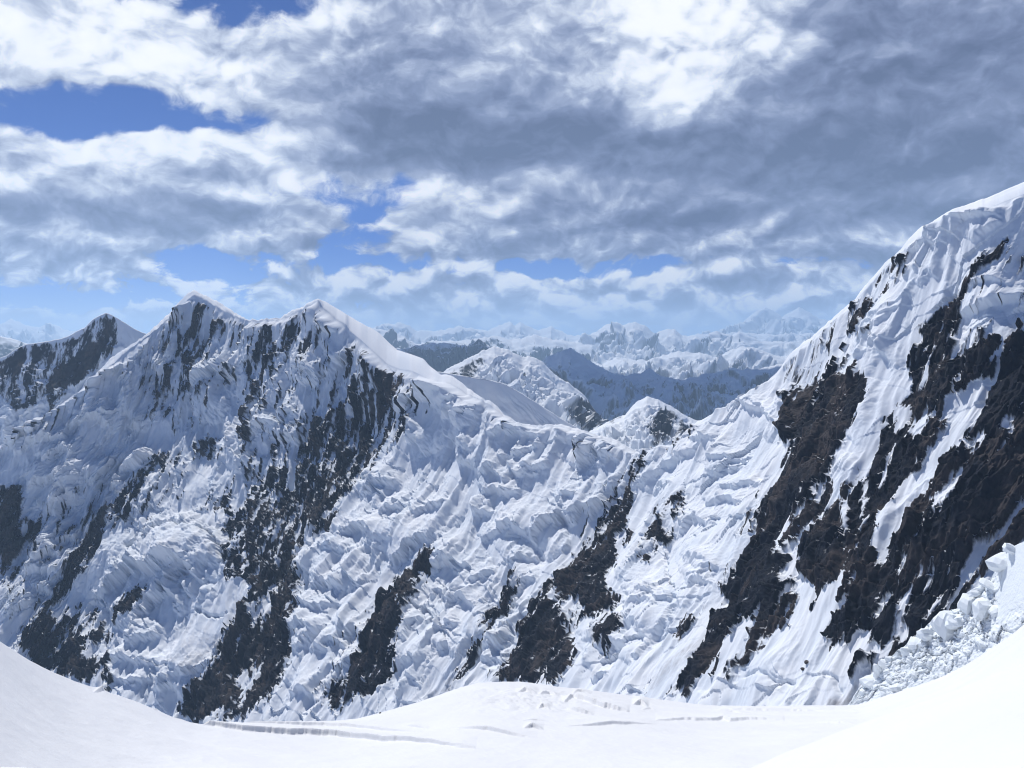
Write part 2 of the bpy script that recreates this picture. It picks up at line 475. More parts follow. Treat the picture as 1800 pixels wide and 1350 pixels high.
rock('B', '200,790 230,780 260,790 290,830 330,740 345,760 340,800 380,740 395,740 380,800 330,860 310,900 280,960 240,980 220,1000 190,1030 150,1010 90,960 110,910 150,860')
rock('B', '480,770 440,830 410,890 440,920 400,990 420,1000 500,1010 560,1000 540,1040 480,1090 440,1120 340,1100 220,1060 150,1010 250,1000 300,950 330,900 370,870 420,820')
rock('B', '420,910 480,880 530,855 555,880 530,910 460,930', .7)
rock('B', '700,670 750,655 760,690 740,740 700,770 660,810 600,840 570,840 580,790 620,750 660,700')
rock('B', '530,1070 550,1050 570,1090 580,1140 560,1170 530,1140 525,1100')
rock('B', '1160,290 1220,280 1230,310 1210,360 1150,390 1110,370 1120,320')
rock('B', '1110,180 1125,190 1115,230 1070,265 1100,230')
rock('B', '1266,350 1266,620 1230,630 1190,600 1140,540 1130,470 1180,430 1220,390', .6)
rock('B', '1266,680 1230,760 1180,830 1130,900 1090,990 1050,1090 990,1130 930,1190 880,1250 950,1300 1080,1310 1100,1270 1266,1200')
rock('C', '270,260 300,250 320,300 310,380 290,420 250,480 230,510 220,480 240,420 260,360 255,310', .8)
rock('C', '340,400 370,390 370,450 330,520 290,580 240,640 230,700 190,760 160,790 170,720 190,650 250,590 280,520', .66)
rock('C', '540,320 555,340 530,440 515,460 500,440 520,380')
rock('C', '150,550 170,540 165,580 150,580')
rock('C', '870,420 900,430 860,530 800,620 760,700 700,760 660,810 620,880 590,940 560,1000 530,1070 470,1140 420,1230 360,1290 280,1350 700,1350 800,1210 900,1080 980,1000 1000,880 1060,760 1100,680 1140,600 1100,560 1040,560 980,540 920,520', .60)
rock('C', '1010,680 1030,610 1050,600 1060,620 1040,660 1020,690')
rock('C', '1000,780 1030,720 1060,720 1010,800 970,850')
rock('C', '500,930 560,870 620,840 640,880 600,990 560,1040 510,1050 430,1050 440,1010 500,990', .8)
rock('C', '250,1180 320,1150 380,1190 360,1270 300,1320 230,1350 170,1350 200,1280', .7)
rock('C', '130,900 160,890 200,900 180,950 130,990 120,950', .7)
rock('D', '700,0 640,60 590,120 540,170 490,220 440,270 400,320 360,370 400,390 410,480 425,600 400,680 370,780 330,890 300,1000 290,1070 230,1130 150,1200 80,1230 0,1230 0,800 60,750 100,680 150,560 180,470 250,400 300,330 360,260 400,200 460,120 540,40 560,0')
rock('D', '150,0 560,0 500,80 420,170 350,260 260,360 180,450 120,500 40,530 20,440 60,400 100,320 20,300 0,260 0,120 100,110', .66)
rock('D', '1115,340 1110,390 1090,430 1040,470 1035,540 1020,590 970,640 960,700 970,760 930,820 935,890 900,960 860,1060 800,1120 760,1150 720,1130 680,1160 640,1170 570,1210 550,1170 535,1130 560,1060 640,990 720,900 740,800 770,720 800,640 820,590 880,530 900,470 970,440 1040,390')
rock('D', '575,210 600,170 640,180 590,225 530,250 500,260 510,220', .8)
rock('D', '1534,940 1490,980 1450,1040 1534,1040')
rock('D', '1340,870 1280,950 1200,1040 1180,1080 1210,1020 1270,950 1350,830')
rock('E', '1030,620 1075,590 1070,640 1100,640 1080,680 1040,700 1020,740 980,770 960,830 930,900 900,980 870,1060 830,1150 800,1200 770,1250 740,1296 570,1296 600,1230 640,1190 690,1110 740,1080 760,1020 810,980 830,930 880,870 930,820 960,760 1000,680')
rock('E', '930,1010 945,1000 950,1060 930,1110 880,1150 900,1080', .9)
rock('E', '1160,1010 1170,1060 1180,1110 1150,1140 1110,1120 1090,1150 1080,1110 1110,1060', .85)
rock('E', '1070,1150 1060,1200 1050,1260 1000,1296 960,1330 980,1290 1020,1220 1040,1160', .9)
rock('E', '1290,885 1310,900 1300,940 1280,930'); rock('E', '1230,920 1260,890 1250,920'); rock('E', '1260,970 1285,970 1270,1000 1245,1000')
rock('E', '1265,480 1270,520 1240,560 1215,590 1230,540 1250,500'); rock('E', '1340,400 1350,420 1330,460 1325,440')
rock('E', '600,560 620,580 600,610 585,600')
rock('F', '205,390 210,410 180,500 140,600 100,650 60,700 10,740 20,680 50,600 80,590 110,590 140,520 180,440')
rock('F', '790,0 885,0 870,80 850,150 810,230 800,300 780,380 790,450 830,530 800,590 720,640 700,690 660,650 620,670 570,720 560,690 600,640 640,600 600,540 540,570 500,570 490,510 470,440 480,400 540,390 580,320 610,280 630,200 690,200 720,150 760,60')
rock('F', '790,650 835,660 835,700 800,750 760,770 730,830 715,840 715,790 680,800 690,750 730,700 760,640')
rock('F', '420,450 450,480 440,540 460,600 500,620 520,650 490,720 480,780 440,830 420,880 380,930 350,980 330,1030 240,1030 100,1030 150,950 200,880 230,790 260,730 310,690 330,620 350,590 390,520')
rock('F', '520,730 550,760 550,840 575,880 540,940 490,990 440,1050 375,1050 400,960 430,900 470,820')
rock('F', '830,265 855,280 850,340 820,380 790,360 790,310')
rock('F', '1200,640 1260,615 1268,660 1240,700 1190,740 1150,755 1150,710 1180,670')
rock('F', '1240,870 1275,850 1260,880 1230,900'); rock('F', '1030,1040 1000,1100 950,1110 970,1080')
rock('G', '820,370 815,410 780,450 755,460 755,430 790,390', .9)
rock('G', '700,470 710,490 670,520 660,510'); rock('G', '770,520 775,560 740,600 725,590 735,540', .9)
rock('G', '570,600 590,640 690,590 710,610 680,660 620,700 580,750 570,720 535,745 545,690 570,650', .72)
rock('G', '450,800 440,830 430,830 435,800')
rock('G', '540,810 500,860 480,900 440,960 380,1010 340,1020 380,950 430,890 480,850 520,810', .85)
rock('G', '480,880 490,920 440,990 520,960 570,930 590,910 600,980 570,1050 620,1010 640,980 675,980 670,1050 650,1110 630,1150 590,1220 550,1290 520,1350 260,1350 280,1290 220,1270 215,1170 250,1120 240,1070 290,1020 360,1000 410,940')
rock('G', '1340,310 1310,360 1250,400 1200,470 1190,460 1230,410 1290,350', .85)
rock('G', '1130,500 1170,500 1140,560 1110,620 1080,660 1080,730 1070,800 1050,880 1060,940 1050,1010 1060,1030 1000,1080 960,1110 960,1150 1010,1110 1020,1160 1010,1200 970,1270 940,1310 900,1350 680,1350 690,1260 700,1180 740,1150 760,1220 810,1250 820,1200 850,1140 820,1110 810,1080 850,1000 840,920 870,850 910,790 900,750 960,680 1020,620 1080,570', .85)
rock('G', '1406,650 1380,710 1340,740 1290,810 1230,880 1180,920 1120,980 1085,1010 1090,990 1150,930 1210,880 1280,800 1330,720')
rock('G', '1560,700 1406,730 1370,780 1330,830 1330,870 1280,930 1260,1000 1240,1080 1210,1130 1170,1190 1160,1240 1110,1310 1140,1310 1200,1290 1260,1250 1200,1350 1406,1380 1700,1350', .9)
rock('H', '960,1100 990,1050 1000,1040 980,1090 950,1110')
rock('R', '740,70 800,40 850,20 900,30 940,20 1000,0 1095,0 1080,70 1060,130 1020,210 980,270 950,330 900,390 860,430 820,500 760,560 720,620 700,690 740,700 700,760 720,800 760,760 740,820 700,870 680,900 650,880 620,930 560,1000 500,1060 480,1120 450,1180 400,1200 370,1250 350,1260 360,1210 290,1240 330,1180 380,1130 410,1080 420,1010 400,960 430,920 520,880 540,840 480,840 470,820 530,750 570,680 600,610 650,520 680,450 720,390 740,330 760,310 790,250 740,230 725,190 745,140')
rock('R', '700,860 740,830 720,900 740,930 700,980 650,1010 640,1060 600,1110 540,1150 525,1190 525,1140 580,1080 600,1010 640,920 670,870')
rock('R', '940,500 960,490 960,560 980,640 970,700 960,760 940,800 910,810 880,850 880,900 860,930 850,910 870,850 840,820 810,790 790,760 780,700 800,640 830,600 870,570')
rock('R', '760,850 800,850 790,900 740,980 715,1000 720,950')
rock('R', '800,560 860,500 900,450 930,410 935,440 900,490 850,550 800,600 730,640 720,660 750,600')
rock('R', '680,1060 700,1025 712,1030 700,1060 685,1085')
rock('R', '1220,60 1250,0 1682,-200 1900,0 1900,560 1682,640 1620,680 1560,740 1480,800 1400,920 1330,940 1290,1000 1210,1060 1150,1110 1110,1110 1130,1030 1110,1050 1080,1040 1050,970 1000,1060 955,1085 960,1040 1000,950 950,1020 900,1050 890,1010 920,970 950,900 980,800 960,760 975,690 985,600 990,470 1020,420 1060,330 1100,280 1110,180')
rock('R', '1000,1180 1000,1140 1040,1100 1080,1085 1070,1120 1030,1150')
thin('P', '255,600 300,560 345,525 400,560 440,575 430,640 380,720 330,760 270,760 250,690', -6.5)
thin('P', '445,575 500,565 560,535 610,590 650,640 640,720 560,800 500,860 440,900 440,760 420,680', -6.1)
thin('P', '640,640 760,675 720,760 640,860 560,920 520,900 600,780', -5.5)
thin('P', '330,780 420,800 400,880 330,900 260,960 240,900', -7.1)
thin('P', '60,900 180,860 160,960 90,1080 20,1120 20,1000', -7.5)
thin('P', '1380,640 1500,535 1560,480 1620,470 1560,560 1480,650 1400,720', -6.5)
thin('P', '1540,700 1640,600 1720,520 1800,430 1800,560 1700,650 1620,760', -7.1)
thin('P', '1240,1000 1330,900 1380,800 1350,980 1290,1080 1200,1180', -7.5)
thin('P', '560,1180 640,1080 720,980 700,1100 640,1220 560,1260', -6.9)
thin('P', '1040,900 1110,830 1200,860 1180,960 1080,1060 1000,1180 960,1180', -7.9)
# --- snow lying inside the rock
for q in ('1565,0 1510,150 1480,220 1440,270 1400,330 1330,430 1250,500 1190,560 1140,600 1130,640 1140,690 1105,740 1090,690 1085,610 1130,540 1180,470 1240,400 1280,330 1330,270 1370,190 1380,80 1450,30 1470,0',
          '1330,480 1390,450 1440,370 1435,450 1400,510 1370,550 1345,590 1330,560 1355,530', '1140,170 1170,100 1220,100 1225,160 1210,210 1170,190',
          '1750,390 1682,470 1640,520 1600,570 1540,630 1500,690 1440,790 1390,870 1360,930 1400,900 1450,830 1500,760 1540,690 1600,620 1650,560 1750,480',
          '1085,850 1130,830 1170,840 1190,780 1200,700 1225,680 1210,760 1190,850 1140,880 1110,930 1060,970 1030,950 1070,930', '1200,870 1230,860 1240,900 1210,960 1220,1020 1190,1040 1180,1000 1195,930',
          '1040,400 1020,340 1060,270 1090,300 1080,370 1060,450 1040,540 1030,480', '1600,190 1640,130 1660,170 1640,210', '1170,260 1185,280 1150,350 1100,440 1085,420 1130,330', '1480,240 1530,200 1540,250 1500,310 1480,290',
          '965,500 985,500 985,600 975,700 968,620', '1320,900 1360,850 1380,830 1340,900 1300,950', '1240,170 1300,120 1330,140 1290,200 1250,260 1240,220', '640,540 690,495 680,520 650,550', '580,650 612,612 600,640'):
    snow('R', q)
snow('D', '130,690 170,620 220,560 240,500 300,450 280,520 250,580 240,640 215,720 195,750 190,690 150,700 130,740')
snow('D', '30,1020 80,970 110,990 150,920 185,910 170,980 195,1000 160,1060 110,1120 50,1190 20,1200 70,1080')
snow('D', '0,720 60,640 120,570 150,480 120,520 60,590 0,630')
snow('D', '640,1010 665,1010 660,1080 640,1150 630,1100')
snow('E', '760,1140 790,1020 810,1000 800,1060 780,1120 740,1170 700,1190')
snow('F', '410,900 420,920 380,1000 360,1040 330,1040 350,990')
snow('G', '385,1060 410,1030 415,1070 430,1080 410,1110 390,1090'); snow('G', '290,1100 330,1060 310,1110')
snow('G', '850,1030 920,930 990,790 1010,760 1010,720 970,860 940,930 880,1010 870,1030')
snow('G', '750,1100 810,1090 820,1130 810,1180 760,1220 750,1170')
stroke(DIRT, 'H', '940,1130 890,1200 830,1260 760,1290', 14, .75)
stroke(DIRT, 'B', '940,960 850,1060 700,1180', 10, .25); stroke(DIRT, 'B', '1100,920 960,1060', 14, .4)
stroke(DIRT, 'F', '1340,760 1180,880 1020,1040', 10, .4); stroke(DIRT, 'D', '1200,1040 1080,1130', 10, .5)
# --- ice cliffs: the side above (left of travel) stands proud
for v, s, A in [
    ('A', '600,1060 620,1030 680,1020 730,1060 765,1140', 9), ('A', '470,1100 540,1065 600,1050', 6), ('A', '590,870 700,765 770,690 840,640', 9),
    ('A', '840,640 860,700 850,800 800,1010', 9), ('A', '690,1000 770,1015 810,990', 6), ('A', '910,1090 960,1065 1005,1110', 9), ('A', '1365,830 1460,750 1560,685 1610,760', 11),
    ('A', '1590,780 1640,720 1680,760', 7), ('A', '1075,700 1105,680 1120,740', 6), ('A', '1570,1110 1610,1100 1640,1290', 7), ('A', '1150,310 1240,330 1330,190', 8), ('A', '1085,360 1160,335 1170,380', 7),
    ('A', '940,480 980,530 1090,370', 6), ('A', '0,1240 120,1180 260,1140 330,1060', 8), ('A', '120,1290 300,1190 470,1170', 8), ('A', '320,1350 430,1250 520,1260', 8),
    ('B', '500,740 560,645 640,595 720,575 800,605 870,565 930,550 980,590 1020,660', 17), ('B', '640,900 690,830 760,745 840,670 880,720 895,790', 12), ('B', '640,950 720,925 800,865', 9),
    ('B', '570,1035 640,1015 710,1030 790,1055 870,1060', 8), ('B', '560,1110 660,1135 770,1105', 7), ('B', '150,180 220,150 290,130 325,195', 9), ('B', '270,310 330,205 385,215', 8),
    ('B', '600,115 690,85 720,60 770,0', 11), ('B', '280,420 390,405', 7), ('B', '185,545 250,480 305,510', 8), ('B', '110,590 200,575 290,585', 8), ('B', '150,640 240,670 280,690', 8),
    ('B', '450,160 520,90 560,40', 9), ('B', '350,70 370,130 300,190', 8), ('B', '700,410 850,330 1000,340', 3), ('B', '0,830 100,760 200,690', 6), ('B', '430,410 530,350 590,330', 6),
    ('B', '550,170 580,200 620,150', 7), ('B', '780,1180 840,1120 880,1160 890,1200', 9), ('B', '870,1100 960,1080 1060,1040', 9),
    ('C', '500,590 540,555 590,620', 9), ('C', '690,500 760,440 810,430', 8), ('C', '610,320 650,290 690,320', 7), ('C', '1230,640 1300,600 1360,600', 8), ('C', '1240,700 1330,660 1420,690', 10),
    ('C', '1060,800 1130,740 1220,720 1240,750', 11), ('C', '1330,750 1430,730 1510,730', 8), ('C', '1340,840 1420,780 1480,790', 8), ('C', '1440,850 1520,820 1600,830', 8), ('C', '1130,970 1200,960 1220,1040', 9),
    ('C', '1420,900 1480,860 1500,930', 8), ('C', '1170,910 1210,885', 5), ('C', '860,1350 960,1260 1070,1240', 9), ('C', '1440,1120 1510,1105 1560,1160', 9), ('C', '1460,1040 1510,1020 1530,1070', 7),
    ('C', '150,960 240,915 330,880', 8), ('C', '340,1000 400,935 440,1000', 9), ('C', '80,1190 130,1110 160,1200', 7), ('C', '360,880 420,830 460,810', 6), ('C', '490,640 510,600 590,640', 6),
    ('D', '390,490 450,460 495,485', 8), ('D', '620,295 700,220 795,235 800,310', 11), ('D', '560,380 640,345 660,380', 8), ('D', '480,560 560,525 640,545', 9), ('D', '880,410 980,335 1080,268 1125,310', 13),
    ('D', '345,800 430,745 515,800', 11), ('D', '640,805 690,755 735,795 720,860', 11), ('D', '560,945 620,975 725,890', 8), ('D', '1010,145 1090,112 1210,90', 8), ('D', '1080,570 1160,540 1190,600', 8),
    ('D', '1110,460 1140,400 1205,395 1240,470', 9), ('D', '1300,530 1380,485 1460,440', 8), ('D', '960,840 1000,745 1060,680', 9), ('D', '900,970 1010,915 1040,960', 11), ('D', '980,1030 1045,1060', 7),
    ('D', '1205,620 1300,595 1335,650', 11), ('D', '1200,750 1265,735', 7), ('D', '1400,890 1500,845 1560,800', 10), ('D', '350,1110 430,1085 475,1150', 10), ('D', '400,560 420,640 520,660 600,640', 8),
    ('D', '380,900 500,790 520,810', 8), ('D', '470,900 560,830 640,860', 9), ('D', '1340,60 1345,140 1440,155', 9), ('D', '830,140 880,110 990,90', 9), ('D', '1120,870 1200,830 1230,900', 9), ('D', '1390,300 1470,250 1534,210', 7),
    ('E', '165,410 250,440 370,410', 6), ('E', '75,490 160,445 250,465 390,455', 8), ('E', '140,615 250,592 395,530', 8), ('E', '430,395 500,420 530,500', 8), ('E', '600,570 690,485 750,450 830,480 950,565', 11),
    ('E', '600,690 690,595 740,568 800,605 890,625', 10), ('E', '530,975 680,942 840,910', 8), ('E', '330,1150 390,1045 520,985 610,1030', 14), ('E', '140,1070 210,1048 300,1120', 9), ('E', '0,745 75,680 190,785', 9),
    ('E', '185,645 250,720 340,712', 8), ('E', '960,805 1100,695 1300,575 1460,480', 10), ('E', '1350,505 1470,482 1510,510', 7), ('E', '1655,215 1680,262 1740,290 1830,320', 8), ('E', '1220,1100 1300,1012 1390,970 1425,1030', 12),
    ('E', '1440,910 1530,850 1650,885', 10), ('E', '480,890 560,850 640,870', 8), ('E', '280,690 440,655', 7), ('E', '820,820 920,810', 6), ('E', '0,840 90,820 250,850', 9), ('E', '630,640 700,640 745,600', 7),
    ('E', '1460,640 1620,600 1680,610', 8), ('E', '1480,730 1600,660 1640,640', 8), ('E', '1500,790 1620,790 1760,740', 8), ('E', '1060,820 1130,770 1230,760', 6), ('E', '690,1000 760,930 830,905', 7),
    ('F', '890,525 960,492 1030,502 1085,530 1170,492 1195,580', 12), ('F', '825,695 920,680 970,705', 8), ('F', '990,780 1090,645 1180,525', 11), ('F', '725,850 770,782 855,790', 13), ('F', '630,990 745,960', 10),
    ('F', '1235,295 1330,280 1410,315', 7), ('F', '1240,440 1330,402 1400,430', 9), ('F', '15,860 60,812 135,860', 9), ('F', '105,770 180,692 225,770', 10), ('F', '160,340 240,282 330,280', 8),
    ('F', '170,480 260,410 330,420', 8), ('F', '890,620 960,560 1080,560', 9), ('F', '840,900 900,860 1010,770', 8), ('F', '1300,360 1380,330 1470,350', 7), ('F', '0,930 60,900 150,930', 9),
    ('G', '845,300 900,262 968,255 978,300', 8), ('G', '832,352 900,332 960,292 1022,345', 11), ('G', '975,242 1050,212 1170,192 1310,172', 11), ('G', '1185,320 1240,245 1300,200', 9), ('G', '1140,552 1200,512 1300,502 1350,512', 8),
    ('G', '1078,672 1180,645 1280,592 1420,560', 19), ('G', '660,860 720,800 765,925', 10), ('G', '595,890 660,850', 7), ('G', '1160,125 1340,62 1420,40', 6), ('G', '925,530 960,450 1005,480', 7), ('G', '440,300 520,230', 1),
    ('G', '560,740 740,660 880,560', 6), ('G', '590,830 690,740 820,640', 7), ('G', '100,1080 160,1160 250,1050', 6), ('G', '150,1290 200,1220 290,1260', 8), ('G', '1350,110 1406,70', 8),
]:
    lip(v, s, A)
for v, s, A, w in [
    ('A', '0,1215 170,1110 300,1010 450,930 600,850 720,710', 6, 10), ('C', '900,400 940,500 860,640 760,800', 6, 16), ('D', '700,60 560,170 440,280 360,380', 7, 10), ('D', '1000,0 1010,140 900,260 760,420', 5, 12),
    ('E', '1390,350 1560,255 1670,212', 6, 9), ('H', '590,440 720,375 800,300', 7, 10), ('H', '950,450 1100,300 1300,160 1500,20', 6, 10), ('H', '500,180 400,330 300,540 180,720', 6, 14), ('H', '840,60 800,300 820,500', 6, 12),
    ('H', '1150,300 1130,500 1090,700', 7, 16), ('H', '1320,220 1280,420 1250,640', 7, 16), ('H', '700,420 650,560 600,650', 6, 12), ('H', '980,560 900,720 870,830', 7, 12), ('H', '1420,300 1380,520 1330,700', 7, 16),
    ('G', '680,980 660,1110 560,1290', 8, 12), ('G', '300,1020 250,1130 260,1300', 7, 16), ('G', '1080,700 1060,900 960,1120', 8, 14), ('C', '560,90 500,300 420,500 300,760', 5, 22), ('C', '320,180 200,420 60,700', 4, 20),
    ('A', '1370,170 1230,480 1130,800', 5, 18), ('F', '790,0 700,250 560,450 400,700 200,950', 7, 14), ('D', '180,480 100,720 20,900', 7, 18), ('D', '390,400 350,640 250,900', 6, 14), ('D', '1040,480 900,760 780,1000', 5, 14)]:
    crest(v, s, A, w)
groove('B', '660,480 720,410 800,378 860,360 950,370 1010,380 1060,410 1110,480 1125,540', 6, 3.0)
groove('B', '980,770 1040,800 1140,810', 4, 2.5); groove('B', '720,1030 860,1065', 4, 2.5)
groove('H', '300,1150 380,1130 440,1160 550,1190', 5, 3.0); groove('H', '690,1140 740,1150 770,1220', 5, 3.0)
bulge('B', 930, 470, 230, 130, 10); bulge('E', 440, 1120, 120, 130, 10); bulge('E', 670, 560, 90, 90, 6); bulge('B', 330, 560, 120, 110, 6)
bulge('C', 1330, 660, 130, 90, 7); bulge('F', 1000, 620, 150, 130, 8); bulge('D', 620, 420, 150, 150, 8); bulge('G', 1240, 800, 140, 170, 9); bulge('A', 1480, 880, 150, 180, 8)
# --- smooth runnels and fluted faces
for v, s, w in [('B', '1020,60 950,200 850,330', 22), ('B', '700,430 560,560 380,700 300,800', 18), ('B', '860,440 1000,460', 34), ('D', '1330,40 1100,180 880,360', 14), ('E', '450,690 360,820 100,1030', 18),
                ('E', '880,640 760,760', 18), ('F', '1650,200 1300,290 1000,400', 22), ('F', '900,100 860,300 820,460', 16), ('F', '640,640 560,900 470,1050', 18), ('F', '1500,560 1300,700 1000,1100', 18), ('F', '1640,640 1500,850 1350,1050', 16),
                ('H', '620,740 500,950 380,1120', 24), ('H', '760,760 640,950 560,1150', 26), ('H', '880,960 800,1100 700,1250', 20), ('H', '1380,40 1150,220 960,480', 20), ('G', '880,480 640,720 400,950', 14), ('G', '1380,700 1200,900 1010,1130', 22),
                ('G', '800,1010 640,1190 560,1350', 16), ('G', '760,900 700,1040 620,1200', 22), ('D', '60,700 0,820', 10), ('B', '1200,700 1000,900 850,1060', 26), ('C', '120,760 60,900 20,1150', 18), ('C', '1640,780 1580,1100', 10), ('G', '1220,100 1320,90', 14),
                ('E', '1180,640 1000,900 900,1200', 24), ('E', '560,520 500,760', 16), ('F', '1200,300 1000,420', 20), ('A', '1130,1120 950,1330', 22)]:
    stroke(SMOOTH, v, s, w)
area(FLUTE, 'P', '200,640 340,510 440,565 560,525 660,640 780,670 720,760 620,860 520,960 440,1000 420,850 380,780 230,820 190,720', 30)
area(FLUTE, 'P', '1340,680 1500,540 1600,430 1800,400 1800,900 1700,1050 1500,1200 1300,1200 1260,1100 1380,880', 30, .5)

def sample(field, px, py):
    fx = np.clip((px - GX0) / GS, 0, GW - 1.001); fy = np.clip((py - GY0) / GS, 0, GH - 1.001)
    i = fx.astype(np.int32); j = fy.astype(np.int32); u = (fx - i).astype(np.float32); v = (fy - j).astype(np.float32)
    return (field[j, i] * (1 - u) + field[j, i + 1] * u) * (1 - v) + (field[j + 1, i] * (1 - u) + field[j + 1, i + 1] * u) * v

# ------------------------------------------------------------------ the near mountain wall
SKY = pts('-520,1100 -250,945 -100,850 0,785 43,760 75,734 118,702 140,690 155,672 180,645 205,622 227,608 252,591 274,573 295,553 312,534 327,518 337,511 353,515 378,528 403,543 433,561 450,563 '
          '493,558 513,545 527,542 546,530 560,525 572,530 597,545 625,562 645,573 665,584 682,601 698,615 718,621 743,630 752,641 774,658 794,660 815,676 831,688 848,700 853,702 867,709 883,726 905,740 928,747 953,748 969,745 989,747 1008,751 1033,759 '
          '1055,765 1080,773 1100,784 1119,794 1142,789 1155,783 1183,782 1194,779 1203,768 1211,757 1228,740 1239,736 1267,720 1286,708 1311,693 1350,668 1367,654 1389,622 1414,601 1453,569 1485,540 1503,524 1528,494 1556,462 '
          '1584,437 1602,416 1620,398 1641,388 1677,366 1705,357 1744,345 1773,331 1800,320 1900,285 2100,225 2400,150 2700,90')
EDGE = pts('-520,1104 0,790 75,738 155,677 227,614 274,580 312,545 337,519 353,523 378,538 403,551 433,563 493,561 527,545 560,527 569,541 580,549 591,560 608,569 614,580 634,596 645,606 662,621 680,638 690,643 704,648 '
           '724,651 757,666 794,674 822,691 850,704 883,728 928,751 969,748 1008,754 1055,768 1100,787 1119,797 1155,786 1194,781 1211,760 1239,740 1286,713 1350,674 1389,628 1453,576 1503,529 1556,468 1602,424 1641,402 1677,384 1744,362 1800,340 1900,300 2100,240 2400,165 2700,105')
#            ridge px, ridge d | base px, base py, base d
KEYS = np.array([(-520, 2400, -740, 1310, 2080), (-200, 2500, -450, 1300, 2060), (0, 2600, -230, 1290, 2050), (190, 2750, -60, 1290, 2050), (340, 2900, 60, 1290, 2060), (450, 2760, 190, 1295, 1960), (560, 2620, 330, 1300, 1870),
                 (770, 2230, 450, 1310, 1660), (900, 2020, 620, 1310, 1555), (1120, 1760, 800, 1300, 1425), (1300, 1520, 950, 1300, 1230), (1500, 1320, 1130, 1300, 1060), (1620, 1220, 1270, 1300, 955),
                 (1800, 1110, 1420, 1300, 865), (2000, 1050, 1560, 1300, 800), (2300, 1000, 1760, 1310, 750), (2700, 950, 2060, 1310, 690)], float)

